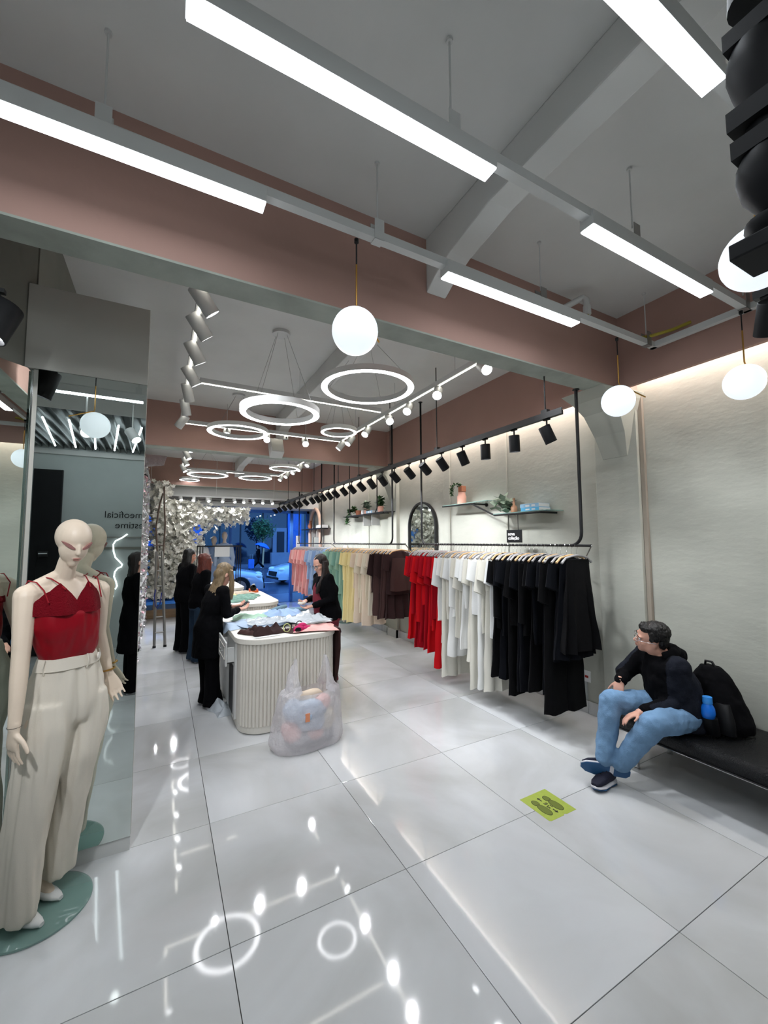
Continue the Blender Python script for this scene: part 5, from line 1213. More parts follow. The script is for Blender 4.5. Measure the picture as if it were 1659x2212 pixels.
# ---- the mannequin in the red camisole
def mannequin_front():
    root = empty('mannequin', (-0.76, 0.62, 0.012), 'bald ivory female mannequin in red lace camisole and cream wide trousers', 'mannequin')
    f = V((0.62, -0.785, 0)).normalized(); l = V((-f.y, f.x, 0))       # l: her left
    O = V((-0.745, 0.615, 0))
    def B(a, b, z): return O+l*a+f*b+V((0, 0, z))
    body = MB()
    # torso and pelvis
    body.loft([(B(.035, -.01, .93), l*.135, f*.10), (B(.04, -.015, 1.02), l*.155, f*.105), (B(.035, -.01, 1.12), l*.13, f*.09), (B(.025, .0, 1.20), l*.108, f*.078), (B(.01, .0, 1.30), l*.125, f*.088), (B(.0, -.005, 1.40), l*.142, f*.095), (B(-.005, -.015, 1.48), l*.15, f*.085), (B(-.005, -.02, 1.54), l*.13, f*.06), (B(-.005, -.02, 1.585), l*.075, f*.045)], 26)
    for s in (-1, 1): body.ell(B(s*.062, .060, 1.400), (.048, .045, .05))
    for s in (-1, 1): body.cap(B(s*.08, -.018, 1.54), B(s*.160, -.015, 1.525), .045, .048); body.cap(B(0, -.02, 1.62), B(s*.13, -.02, 1.545), .030, .040)
    body.cap(B(-.003, -.022, 1.575), B(.0, .018, 1.685), .046, .042)
    # head, tipped down and to the right of the picture
    hf = V((0.42, -0.86, -0.30)).normalized(); hc = B(.0, .050, 1.772)
    r_, f_, u_ = basis(hf, (0.06, -.02, 1)); Rm = Matrix((r_, f_, u_)).transposed()
    def P(x, y, z): return hc+r_*x+f_*y+u_*z
    body.ell(P(0, -.014, .030), (.076, .098, .088), Rm, 24, 16)
    body.ell(P(0, .018, -.020), (.061, .070, .080), Rm, 22, 14)
    body.ell(P(0, .046, -.082), (.026, .027, .032), Rm, 16, 10)
    body.ell(P(0, .040, -.055), (.042, .038, .040), Rm, 16, 10)
    body.cap(P(0, .084, .010), P(0, .094, -.030), .007, .010, 10)
    body.ell(P(0, .078, -.060), (.019, .010, .008), Rm, 12, 8)
    # right arm hanging straight
    sR, eR, wR = B(-.160, -.012, 1.515), V((-.872, .475, 1.27)), V((-.868, .415, .955))
    body.cap(sR, sR.lerp(eR, .5), .050, .043).cap(sR.lerp(eR, .5), eR, .043, .036).cap(eR, eR.lerp(wR, .4), .036, .034).cap(eR.lerp(wR, .4), wR, .034, .024)
    fingers(body, wR+V((0, 0, -.01)), (-.04, -.05, -1), (.75, .65, 0), 1, .22, 1.0, .17)
    # left arm drawn back
    sL, eL, wL = B(.178, -.012, 1.515), V((-.615, .800, 1.27)), V((-.56, .80, 1.04))
    body.cap(sL, sL.lerp(eL, .5), .050, .043).cap(sL.lerp(eL, .5), eL, .043, .036).cap(eL, eL.lerp(wL, .4), .036, .033).cap(eL.lerp(wL, .4), wL, .033, .024)
    fingers(body, wL+V((0.003, 0, -.01)), (.42, -.10, -1), (.2, -.95, .1), 1, .35, 0.98, .06)
    # legs inside the trousers, feet
    hipR, hipL = B(-.075, 0, .92), B(.115, -.01, .93)
    aR, aL = V((-.885, .615, .115)), V((-.838, .752, .115))
    body.cap(hipR, hipR.lerp(aR, .5), .075, .055).cap(hipR.lerp(aR, .5), aR, .052, .03)
    body.cap(hipL, hipL.lerp(aL, .5), .075, .055).cap(hipL.lerp(aL, .5), aL, .052, .03)
    tR, tL = V((-.80, .543, .035)), V((-.755, .681, .035))
    for a, t in ((aR, tR), (aL, tL)): body.cap(a, t, .030, .024); body.cap(a, a+V((-.03, .02, -.03)), .028, .024)
    remesh(body, 'body', M_MANN, root, 0.0045, 6)
    # painted eyes and lips: thin shells on the face
    for s in (-1, 1):
        mb = MB(); rs = []
        for k in range(9):
            q = k/8; x = .016+q*.048; z = -.006+.024*q; w = .008*math.sin(PI*(q*.86+.10))+.001
            y = .0855-.034*q*q
            rs.append([P(s*x, y+.0035, z+w), P(s*x, y+.0035, z-w), P(s*x, y-.012, z-w), P(s*x, y-.012, z+w)])
        mb.rings(rs).build('eye_shadow', M_SHADOWP, root, smooth=True)
    MB().ell(P(0, .0865, -.0565), (.019, .0042, .0035), Rm).ell(P(0, .0845, -.0645), (.014, .0050, .0045), Rm).build('lips', M_LIP, root, smooth=True)
    # joint lines at the wrists and shoulders
    MB().tube([wR+V((.0265*math.cos(t), .0245*math.sin(t), .004)) for t in [2*PI*k/20 for k in range(20)]], .0009, 5, closed=True).build('wrist_seam', M_BLACKM, root)
    # camisole
    cm_ = MB()
    cm_.loft([(B(.03, .0, 1.185), l*.108, f*.080), (B(.03, .004, 1.225), l*.124, f*.098), (B(.015, .008, 1.30), l*.142, f*.118), (B(.0, .012, 1.36), l*.153, f*.125), (B(.0, .010, 1.42), l*.158, f*.122), (B(-.005, .0, 1.462), l*.158, f*.108)], 30)
    for s in (-1, 1): cm_.ell(B(s*.064, .062, 1.385), (.058, .050, .080))
    remesh(cm_, 'camisole', M_RED, root, 0.007, 14, fold=0.012, fscale=(15, 15, 5))
    # lace border: two scalloped points in front, band round the back
    mb = MB(); cols = []
    N = 44
    def crest(t):
        a = abs(t)
        z = 1.462
        if a < 1.25:
            z = 1.488+ (0.085*(a/0.42) if a < 0.42 else 0.085*max(0, 1-(a-0.42)/0.75))
            z += .006*abs(math.sin(t*9))
        return z
    for k in range(N):
        t = -PI+2*PI*k/N
        for_a, for_b = math.sin(t), math.cos(t)
        zt = crest(t); zb = 1.425
        def pt(z, e=0.0):
            q = (z-1.44)/0.13
            rx = .166-.012*max(0, q)+e; ry = (.124 if for_b > 0 else .104)-.040*max(0, q)*(1 if for_b > 0 else .3)+e
            if for_b > 0 and abs(for_a) < .9: ry += .032*math.exp(-((abs(for_a)-.42)/.25)**2)*(1-max(0, q)*.6)
            return B(-.003+rx*for_a, -.002+ry*for_b, z)
        cols.append([pt(zb, .002), pt(zb+(zt-zb)*.35, .002), pt(zb+(zt-zb)*.7, .0015), pt(zt, .001), pt(zt, -.003), pt(zb+(zt-zb)*.5, -.004), pt(zb, -.003)])
    mb.rings(cols, closed=True)
    mb.build('lace_trim', M_LACE, root, smooth=True)
    for s in (-1, 1):
        for o_, q in ((.055, .0), (.115, .03)):
            top_ = B(s*(o_+.035), -.02, 1.604-.22*max(0, o_+.035-.09))
            MB().tube([B(s*o_*1.05, .108-.35*q, 1.545-q*1.9), B(s*(o_+.012), .075-.3*q, 1.572-q*.9), B(s*(o_+.025), .028, 1.597-.45*q), top_, B(s*(o_+.03), -.080, 1.570-q), B(s*o_, -.105, 1.46)], .0032, 6).build('strap', M_RED, root, smooth=True)
    # trousers
    tm_ = MB()
    W1, W2 = B(.03, -.005, 1.205), B(.033, -.008, 1.145)
    tm_.loft([(W1, l*.122, f*.092), (W2, l*.140, f*.105), (B(.037, -.012, 1.06), l*.166, f*.120), (B(.037, -.010, .97), l*.176, f*.125), (B(.037, -.008, .90), l*.165, f*.115), (B(.037, -.008, .86), l*.13, f*.08)], 30)
    RL = [(B(-.048, -.006, 1.0), .095, .115), (B(-.052, -.004, .88), .104, .122), (V((-.808, .570, .70)), .090, .112), (V((-.828, .570, .52)), .080, .104), (V((-.868, .578, .055)), .078, .104)]
    LL = [(B(.120, -.010, 1.0), .085, .11), (B(.126, -.010, .88), .094, .115), (V((-.672, .668, .70)), .082, .106), (V((-.690, .690, .52)), .073, .096), (V((-.748, .738, .10)), .070, .090)]
    for leg_ in (RL, LL): tm_.loft([(c_, l*a_, f*b_) for c_, a_, b_ in leg_], 28, 2.2)
    tr = remesh(tm_, 'trousers', M_CREAM, root, 0.008, 14, fold=0.017, fscale=(21, 21, 1.8), seed=3)
    MB().loft([(B(.03, -.003, 1.150), l*.141, f*.106), (B(.03, -.003, 1.152), l*.143, f*.108), (B(.03, -.002, 1.205), l*.128, f*.099), (B(.03, -.002, 1.207), l*.124, f*.095)], 40).build('waistband', M_CREAM, tr, smooth=True)
    bp = B(.03+.100, .078, 1.182)
    MB().lathe([(.001, 0), (.017, 0), (.017, .006), (.001, .006)], bp, 18, towards(-(f*.75+l*.66)).to_matrix()).build('button', mat('button_pearl', (232, 226, 216), .3), tr, smooth=True)
    for t in (-1.15, .25, 1.1):
        c_ = B(.03+.138*math.sin(t), -.003+.105*math.cos(t), 1.175)
        MB().tube([c_+V((0, 0, -.035)), c_+(f*math.cos(t)+l*math.sin(t))*.008, c_+V((0, 0, .035))], .004, 6).build('belt_loop', M_CREAM, tr)
    # shoes
    for a, t in ((aR, tR), (aL, tL)):
        d = (t-a); d.z = 0; d.normalize(); sdv = V((-d.y, d.x, 0)); base = V((a.x, a.y, 0.0))+V((0, 0, .0135))
        sh = MB().loft([(base+d*.035+V((0, 0, .030)), sdv*.030, V((0, 0, .016))), (base+d*.07+V((0, 0, .026)), sdv*.036, V((0, 0, .024))), (base+d*.11+V((0, 0, .020)), sdv*.036, V((0, 0, .019))), (base+d*.15+V((0, 0, .015)), sdv*.026, V((0, 0, .013))), (base+d*.178+V((0, 0, .012)), sdv*.012, V((0, 0, .009)))], 18, 2.2).build('shoe', M_WSHOE, root, smooth=True)
        MB().tube([base+d*.078+sdv*.038+V((0, 0, .032)), base+d*.072+sdv*.014+V((0, 0, .050)), base+d*.072-sdv*.014+V((0, 0, .050)), base+d*.078-sdv*.038+V((0, 0, .032))], .0035, 8).ell(base+d*.072+V((0, 0, .052)), (.010, .010, .006)).build('metal_bit', M_CHROME, sh, smooth=True)
        MB().tube([base+d*.02+sdv*.03+V((0, 0, .03)), base-d*.03+sdv*.02+V((0, 0, .065)), base-d*.042+V((0, 0, .07)), base-d*.03-sdv*.02+V((0, 0, .065)), base+d*.02-sdv*.03+V((0, 0, .03))], .004, 6).build('slingback_strap', M_WSHOE, sh)
        MB().cap(base-d*.02+V((0, 0, .045)), base-d*.015+V((0, 0, .004)), .014, .009).build('heel', M_WSHOE, sh, smooth=True)
    return root
mannequin_front()
gb = empty('round_glass_stand', (-0.80, 0.645, 0), 'round green tinted glass base under the red-topped mannequin', 'base')
MB().lathe([(.001, 0.001), (.222, 0.001), (.225, .003), (.225, .009), (.222, .012), (.001, .012)], (-0.80, 0.645, 0), 56).build('glass_disc', M_GREENGLASS, gb, smooth=True)
MB().tube([(-0.87, .60, .011), (-0.87, .60, .05)], .008, 8).build('spigot', M_CHROME, gb)
brc = MB().tube([V((-.562+.031*math.cos(t), .80+.029*math.sin(t), 1.062+.006*math.cos(t))) for t in [2*PI*k/22 for k in range(22)]], .0045, 6, closed=True).build('bracelet', M_BRASS, smooth=True)
tag(brc, 'gold chunky bracelet on the mannequin wrist, seen in the mirror', 'bracelet')

# ---- generic standing person
def person(label, J, hair, hairm, top_m, leg_m, skin=M_SKINL, facing=(0, 1, 0), hf=None, jacket_open=None, glasses=None, vox=0.010, flare=1.0, shoe_m=M_BLACKM, bulk=1.0, sleeves=True, long_coat=0.0, root_at=None):
    base = V(((J['aL'][0]+J['aR'][0])/2, (J['aL'][1]+J['aR'][1])/2, 0))
    root = empty('person', base, label, 'person')
    f = V(facing).normalized(); r = f.cross(V((0, 0, 1))).normalized()
    pel, ch, nk, hd = V(J['pel']), V(J['ch']), V(J['nk']), V(J['hd'])
    body = MB()
    def torso(mb, g=0.0, hem=0.0):
        mb.loft([(pel+V((0, 0, -.10-hem)), r*(.150*bulk+g+hem*.1), f*(.11*bulk+g+hem*.1)), (pel, r*(.160*bulk+g), f*(.115*bulk+g)), (pel.lerp(ch, .45), r*(.125*bulk+g), f*(.095*bulk+g)), (ch, r*(.155*bulk+g), f*(.105*bulk+g)), (ch.lerp(nk, .6), r*(.145*bulk+g), f*(.080+g)), (nk+V((0, 0, -.03)), r*(.075+g*.5), f*(.055+g*.5))], 22)
    torso(body)
    body.cap(nk+V((0, 0, -.03)), hd+V((0, 0, -.08)), .050, .046)
    hf = V(hf or facing); P = head(body, hd, hf, (0, 0, 1), 1.0)
    for s in 'LR':
        sh, el, wr, hp, kn, an = [V(J[k+s]) for k in ('s', 'e', 'w', 'h', 'k', 'a')]
        body.cap(ch.lerp(nk, .55), sh, .06, .050); body.cap(sh, el, .047, .037).cap(el, el.lerp(wr, .4), .037, .033).cap(el.lerp(wr, .4), wr, .033, .023)
        hdv = V(J['hd_'+s]) if 'hd_'+s in J else (wr-el)
        nrm = V(J['hn_'+s]) if 'hn_'+s in J else V((0, 0, -1)) if abs(hdv.normalized().z) < .8 else (-r if s == 'R' else r)
        fingers(body, wr, hdv, nrm, 1 if s == 'L' else -1, J.get('curl', .45), 1.0, .04)
        body.cap(hp, kn, .075*bulk, .052).cap(kn, kn.lerp(an, .4), .050, .047).cap(kn.lerp(an, .4), an, .046, .032)
        body.cap(an, an+V((0, 0, -an.z+.045)), .03, .032)
    remesh(body, 'body', skin, root, vox*.75, 5)
    rr, ff, uu = basis(hf); face_parts(P, rr, ff, uu, root, skin, glasses=glasses)
    jk = MB(); torso(jk, .022*bulk, long_coat)
    for s in 'LR':
        sh, el, wr = [V(J[k+s]) for k in ('s', 'e', 'w')]
        jk.cap(ch.lerp(nk, .5), sh, .075, .062); jk.cap(sh, el, .061*bulk**.5, .052).cap(el, el.lerp(wr, .88), .050, .037)
    remesh(jk, 'jacket', top_m, root, vox, 6, fold=.010, fscale=(13, 13, 9), seed=base.x*5)
    tr = MB(); tr.loft([(pel+V((0, 0, .06)), r*.145*bulk, f*.115*bulk), (pel, r*.172*bulk, f*.128*bulk), (pel+V((0, 0, -.12)), r*.175*bulk, f*.125*bulk)], 20)
    for s in 'LR':
        hp, kn, an = [V(J[k+s]) for k in ('h', 'k', 'a')]
        tr.cap(hp, kn, .092*bulk, .070*flare).cap(kn, an+V((0, 0, -an.z+.10)), .068*flare, .078*flare)
        tr.loft([(an+V((0, 0, -an.z+.16)), r*.075*flare, f*.080*flare), (an+V((0, 0, -an.z+.025)), r*.088*flare, f*.10*flare)], 16)
    remesh(tr, 'trousers', leg_m, root, vox, 5, fold=.009, fscale=(12, 12, 2.2), seed=base.y*3)
    for s in 'LR':
        an = V(J['a'+s]); td = V(J.get('t'+s, f)); td.z = 0; td.normalize(); sv = V((-td.y, td.x, 0)); b = V((an.x, an.y, 0))
        sh = MB().loft([(b-td*.06+V((0, 0, .045)), sv*.028, V((0, 0, .033))), (b+V((0, 0, .05)), sv*.036, V((0, 0, .038))), (b+td*.07+V((0, 0, .040)), sv*.040, V((0, 0, .028))), (b+td*.14+V((0, 0, .030)), sv*.040, V((0, 0, .018))), (b+td*.175+V((0, 0, .026)), sv*.026, V((0, 0, .010)))], 16, 2.4).build('shoe', shoe_m, root, smooth=True)
        MB().loft([(b-td*.068+V((0, 0, .002)), sv*.030, td*.0), (b-td*.06+V((0, 0, .010)), sv*.036, V((0, 0, .009))), (b+td*.14+V((0, 0, .010)), sv*.042, V((0, 0, .009))), (b+td*.18+V((0, 0, .010)), sv*.026, V((0, 0, .008)))], 14, 3).build('sole', M_WSOLE, sh)
    hb = MB()
    for h in hair:
        if h[0] == 'e': hb.ell(P(*h[1]), h[2], Matrix((rr, ff, uu)).transposed(), 18, 12)
        elif h[0] == 'w': hb.cap(h[1], h[2], h[3], h[4], 12)
        elif h[0] == 'l': hb.loft([(V(c), V(a), V(b)) for c, a, b in h[1]], 18)
    remesh(hb, 'hair', hairm, root, vox*.75, 4, fold=.008, fscale=(26, 26, 4), seed=1.7)
    return root, P
CAPH = [('e', (0, -.028, .045), (.084, .094, .082)), ('e', (0, -.055, -.01), (.080, .062, .085))]
# blonde woman reading her phone beside the nearest counter
f1 = V((.93, .36, 0)).normalized()
r1 = f1.cross(V((0, 0, 1)))
b0 = V((.17, 2.93, 0))
J = dict(pel=b0+V((-.02, 0, .86)), ch=b0+f1*.05+V((0, 0, 1.12)), nk=b0+f1*.10+V((0, 0, 1.285)), hd=b0+f1*.155+V((0, 0, 1.405)),
         sR=b0+f1*.07+r1*.165+V((0, 0, 1.235)), sL=b0+f1*.07-r1*.165+V((0, 0, 1.235)), eR=b0+f1*.08+r1*.21+V((0, 0, .99)), eL=b0+f1*.10-r1*.20+V((0, 0, 1.0)),
         wR=b0+f1*.29+r1*.09+V((0, 0, 1.00)), wL=b0+f1*.31-r1*.06+V((0, 0, 1.02)), hR=b0+r1*.085+V((-.02, 0, .82)), hL=b0-r1*.085+V((-.02, 0, .82)),
         kR=b0+r1*.09+V((-.01, 0, .46)), kL=b0-r1*.09+V((0, 0, .46)), aR=b0+r1*.09+V((-.03, 0, .09)), aL=b0-r1*.09+V((.02, .02, .09)), hd_R=(.9, .3, .1), hd_L=(.9, .2, .1), hn_R=(0, 0, 1), hn_L=(0, 0, 1), curl=.55)
J['aR'] = V((.21, 2.86, .09)); J['aL'] = V((.17, 3.02, .09))
hdp = V(J['hd'])
bl = CAPH+[('l', [(hdp+V((-.03, -.01, .03)), r1*.080, f1*.06), (hdp+V((-.075, -.03, -.10)), r1*.10, f1*.045), (hdp+V((-.14, -.05, -.22)), r1*.12, f1*.035), (hdp+V((-.175, -.07, -.30)), r1*.09, f1*.025)]),
           ('l', [(hdp+f1*.04+r1*.07+V((0, 0, .05)), f1*.03, r1*.02), (hdp+f1*.045+r1*.088+V((0, 0, -.08)), f1*.030, r1*.022), (hdp+f1*.03+r1*.095+V((0, 0, -.20)), f1*.034, r1*.022), (hdp+f1*.03+r1*.09+V((0, 0, -.28)), f1*.020, r1*.016)]),
           ('l', [(hdp+f1*.02-r1*.07+V((0, 0, .05)), f1*.04, r1*.02), (hdp+f1*.03-r1*.09+V((0, 0, -.15)), f1*.04, r1*.02), (hdp+f1*.04-r1*.09+V((0, 0, -.30)), f1*.025, r1*.016)])]
person('woman with long blonde hair in a black suit bent over her phone', J, bl, M_HAIRB, M_NAVYBL, M_NAVYBL, facing=f1, hf=(.86, .30, -.55), vox=.009, flare=1.05, shoe_m=M_WSHOE, long_coat=.22)
wr = (V(J['wR'])+V(J['wL']))/2+f1*.085+V((0, 0, .028))
ph = empty('phone', wr, 'dark phone in the hands of the blonde woman', 'phone')
MB().cbox(wr, (.15, .072, .008), Matrix.Rotation(.35, 3, 'Z') @ Matrix.Rotation(-.35, 3, 'Y')).build('phone_body', M_BLACK, ph, bevel=.002)
MB().cbox(wr+V((0, 0, .0048)), (.14, .066, .001), Matrix.Rotation(.35, 3, 'Z') @ Matrix.Rotation(-.35, 3, 'Y')).build('screen', M_CARGL, ph)
# woman with auburn hair
f2 = V((.95, .3, 0)).normalized(); r2 = f2.cross(V((0, 0, 1))); b0 = V((.185, 4.83, 0))
def standing(b0, f, r, H, wz=1.0, reach=.2, lean=0.0):
    k = H/1.68
    return dict(pel=b0+V((0, 0, .92*k)), ch=b0+f*lean*.5+V((0, 0, 1.22*k)), nk=b0+f*lean+V((0, 0, 1.41*k)), hd=b0+f*(lean+.035)+V((0, 0, 1.535*k)),
                sR=b0+f*lean*.8+r*.165+V((0, 0, 1.355*k)), sL=b0+f*lean*.8-r*.165+V((0, 0, 1.355*k)), eR=b0+f*.03+r*.205+V((0, 0, 1.09*k)), eL=b0+f*.03-r*.205+V((0, 0, 1.09*k)),
                wR=b0+f*reach+r*.12+V((0, 0, wz*k)), wL=b0+f*reach-r*.10+V((0, 0, wz*k)), hR=b0+r*.085+V((0, 0, .87*k)), hL=b0-r*.085+V((0, 0, .87*k)), kR=b0+r*.09+V((0, 0, .48*k)), kL=b0-r*.09+V((0, 0, .48*k)), aR=b0+r*.09+V((0, 0, .09)), aL=b0-r*.09+V((0, 0, .09)))
J = standing(b0, f2, r2, 1.62, .98, .22, .06)
h2 = V(J['hd'])
au = CAPH+[('l', [(h2+f2*-.03+V((0, 0, .06)), r2*.078, f2*.055), (h2-f2*.07+V((0, 0, -.12)), r2*.10, f2*.05), (h2-f2*.10+V((0, 0, -.36)), r2*.105, f2*.045), (h2-f2*.12+V((0, 0, -.60)), r2*.075, f2*.035), (h2-f2*.12+V((0, 0, -.72)), r2*.04, f2*.02)]),
           ('l', [(h2+r2*.075+f2*.01+V((0, 0, .05)), f2*.05, r2*.018), (h2+r2*.10-f2*.01+V((0, 0, -.16)), f2*.055, r2*.022), (h2+r2*.11-f2*.02+V((0, 0, -.34)), f2*.04, r2*.02)])]
person('woman with very long auburn hair in a black top and dark jeans', J, au, M_HAIRR, M_NAVYBL, M_DJEANS, facing=f2, vox=.011, flare=1.25)
# woman with dark hair and glasses behind
f3 = V((.9, .42, 0)).normalized(); r3 = f3.cross(V((0, 0, 1))); b0 = V((.02, 5.50, 0))
J = standing(b0, f3, r3, 1.69, 1.02, .20, .04); h3 = V(J['hd'])
dk = CAPH+[('l', [(h3-f3*.03+V((0, 0, .06)), r3*.085, f3*.06), (h3-f3*.06+V((0, 0, -.10)), r3*.115, f3*.06), (h3-f3*.07+V((0, 0, -.22)), r3*.12, f3*.05), (h3-f3*.08+V((0, 0, -.30)), r3*.07, f3*.03)])]
person('dark-haired woman with glasses in black, standing farthest left', J, dk, M_HAIRD, M_NAVYBL, M_NAVYBL, facing=f3, hf=(.9, .35, -.2), glasses=M_BLACK, vox=.011, flare=1.1, bulk=1.1, skin=M_SKIN)
# woman with glasses on the right of the counter, looking down at a garment tag
f4 = V((-.97, -.10, 0)).normalized(); r4 = f4.cross(V((0, 0, 1))); b0 = V((1.60, 3.08, 0))
J = standing(b0, f4, r4, 1.62, 1.02, .27, .08); h4 = V(J['hd']); J['wR'] = b0+f4*.29+r4*.05+V((0, 0, 1.02)); J['wL'] = b0+f4*.27-r4*.09+V((0, 0, .97)); J['curl'] = .6
J['hn_R'] = (0, 0, 1); J['hn_L'] = (0, 0, 1)
br = CAPH+[('l', [(h4-f4*.02+V((0, 0, .07)), r4*.078, f4*.06), (h4-f4*.075+V((0, 0, -.10)), r4*.10, f4*.045), (h4-f4*.09+V((0, 0, -.26)), r4*.12, f4*.045), (h4-f4*.09+V((0, 0, -.40)), r4*.10, f4*.03)]),
           ('l', [(h4-f4*.03-r4*.075+V((0, 0, .04)), f4*.035, r4*.018), (h4-f4*.01-r4*.095+V((0, 0, -.14)), f4*.04, r4*.025), (h4+f4*.06-r4*.10+V((0, 0, -.27)), f4*.035, r4*.02), (h4+f4*.08-r4*.09+V((0, 0, -.36)), f4*.025, r4*.015)])]
rt4, P4 = person('dark-haired woman with glasses in a black jacket over a wine red outfit', J, br, M_HAIRBR, M_NAVYBL, M_WINE, facing=f4, hf=(-.88, -.25, -.48), glasses=M_BLACK, vox=.009, bulk=1.22, flare=1.0)
sh4 = MB().loft([(b0+f4*.10+V((0, 0, .86)), r4*.10, f4*.085), (b0+f4*.11+V((0, 0, 1.02)), r4*.11, f4*.095), (b0+f4*.115+V((0, 0, 1.18)), r4*.10, f4*.085), (b0+f4*.105+V((0, 0, 1.30)), r4*.07, f4*.05)], 22).build('wine_shirt', M_WINE, rt4, smooth=True)
tg = (V(J['wR'])+V(J['wL']))/2+f4*.09+V((0, 0, .015))
hp_ = MB().ell(tg, (.055, .03, .018)); hp_.v = [tuple(V(v)+V((0, 0, 1))*.012*noise.noise(V(v)*60)) for v in hp_.v]
tag(hp_.build('held_garment', CL['white'][1], smooth=True), 'small pale garment held by the woman with glasses on the right', 'garment')
# person beside the camera, seen only in the mirror
f5 = V((1, -.25, 0)).normalized(); r5 = f5.cross(V((0, 0, 1))); b0 = V((-.60, -2.10, 0))
J = standing(b0, f5, r5, 1.68, 1.05, .18, .0); h5 = V(J['hd'])
person('person in long black clothes standing beside the camera, seen in the mirror', J, CAPH+[('l', [(h5-f5*.03+V((0, 0, .05)), r5*.085, f5*.06), (h5-f5*.06+V((0, 0, -.12)), r5*.10, f5*.05), (h5-f5*.07+V((0, 0, -.25)), r5*.09, f5*.04)])], M_HAIRBR, M_NAVYBL, M_NAVYBL, facing=f5, vox=.013, long_coat=.35, shoe_m=M_WSHOE)

# ---- man seated on the bench
def man():
    root = empty('person', (2.9, -.2, 0), 'seated man in a black hooded jacket and light jeans with glasses, looking back', 'person')
    pel = V((3.10, -.29, .50)); ch = V((3.065, -.255, .75)); nk = V((3.02, -.225, .915)); hd = V((2.955, -.20, 1.035))
    hf = V((-.60, .78, .03)).normalized(); up_ = V((-.42, -.05, .9)).normalized()
    tf = V((-.80, .45, 0)).normalized(); tr_ = tf.cross(V((0, 0, 1))).normalized()       # torso forward, his right
    sR, sL = nk+tr_*.165+V((-.02, .0, -.045)), nk-tr_*.175+V((.015, .0, -.055))
    eR, wR = V((2.96, .02, .72)), V((2.80, -.045, .700))
    eL, wL = V((2.98, -.37, .615)), V((2.735, -.215, .535))
    hR, hL = pel+tr_*.10, pel-tr_*.10
    kR, kL = V((2.69, -.035, .565)), V((2.70, -.325, .505))
    aR, aL = V((2.575, -.125, .155)), V((2.545, -.08, .13))
    aR = V((2.56, -.05, .185)); aL = V((2.63, -.13, .165))
    body = MB()
    body.loft([(pel+V((0, 0, -.04)), tr_*.17, tf*.13), (pel.lerp(ch, .3), tr_*.17, tf*.14), (ch, tr_*.18, tf*.13), (ch.lerp(nk, .6), tr_*.165, tf*.10), (nk, tr_*.08, tf*.06)], 22)
    body.cap(nk, hd+V((0, 0, -.06)), .062, .060)
    P = head(body, hd, hf, up_, 1.06)
    for sh, el, wr_ in ((sR, eR, wR), (sL, eL, wL)): body.cap(ch.lerp(nk, .5), sh, .07, .06).cap(sh, el, .056, .045).cap(el, wr_, .042, .028)
    fingers(body, wR, V((-.35, .05, -.9)), V((.9, .1, -.3)), -1, .5, 1.02, .04)
    fingers(body, wL, V((-.80, .40, -.25)), V((.1, -.35, -.9)), 1, .38, 1.05, .08)
    for hp, kn, an in ((hR, kR, aR), (hL, kL, aL)): body.cap(hp, kn, .085, .06).cap(kn, an, .056, .038)
    remesh(body, 'body', M_SKINL, root, .007, 5)
    r_, f_, u_ = basis(hf, up_); face_parts(P, r_, f_, u_, root, M_SKINL, s=1.06, glasses=M_CHROME)
    hb = MB(); Rm = Matrix((r_, f_, u_)).transposed()
    hb.ell(P(0, -.030, .052), (.084, .092, .080), Rm, 20, 14); hb.ell(P(0, -.060, .0), (.080, .052, .075), Rm, 20, 14); hb.ell(P(0, .030, .082), (.062, .050, .035), Rm); hb.ell(P(.066, -.005, .035), (.018, .035, .035), Rm); hb.ell(P(-.066, -.005, .035), (.018, .035, .035), Rm)
    remesh(hb, 'hair', M_HAIRD, root, .007, 3, fold=.008, fscale=(60, 60, 60))
    jk = MB()
    jk.loft([(pel+V((0, 0, -.085)), tr_*.205, tf*.165), (pel.lerp(ch, .3), tr_*.215, tf*.18), (ch, tr_*.215, tf*.165), (ch.lerp(nk, .6), tr_*.195, tf*.13), (nk+V((0, 0, -.005)), tr_*.10, tf*.085)], 24)
    for sh, el, wr_ in ((sR, eR, wR), (sL, eL, wL)): jk.cap(ch.lerp(nk, .5), sh, .095, .082).cap(sh, el, .080, .066).cap(el, el.lerp(wr_, .86), .062, .046)
    remesh(jk, 'jacket', M_JACKET, root, .009, 6, fold=.011, fscale=(14, 14, 11), seed=4, mats=[M_JACKET, M_NAVYBL],
           pick=lambda c: 1 if ((c-ch).dot(tf) > .02 and abs((c-ch).dot(tr_)) < .15) or (c-wL).length < .085 or (c-wR).length < .085 else 0)
    hood = MB()
    for t in [PI*k/9 for k in range(10)]:
        pass
    hood.tube([nk-tf*.085*math.cos(t)*-1*-1+tr_*.11*math.sin(t)+V((0, 0, .015+.03*math.cos(t))) for t in [math.radians(a) for a in range(-120, 121, 24)]], .036, 10)
    hood.ell(nk-tf*.105+V((0, 0, -.01)), (.085, .085, .065))
    remesh(hood, 'hood', M_NAVYBL, root, .009, 4, fold=.006, fscale=(18, 18, 18))
    pt = MB(); pt.loft([(pel+V((0, 0, .05)), tr_*.17, tf*.13), (pel+V((0, 0, -.02)), tr_*.185, tf*.15), (pel+V((0, 0, -.075)), tr_*.17, tf*.14)], 20)
    for hp, kn, an in ((hR, kR, aR), (hL, kL, aL)):
        pt.cap(hp, kn, .108, .084).cap(kn, an+V((0, 0, .01)), .082, .062)
    remesh(pt, 'jeans', M_JEANS, root, .008, 5, fold=.009, fscale=(16, 16, 12), seed=8)
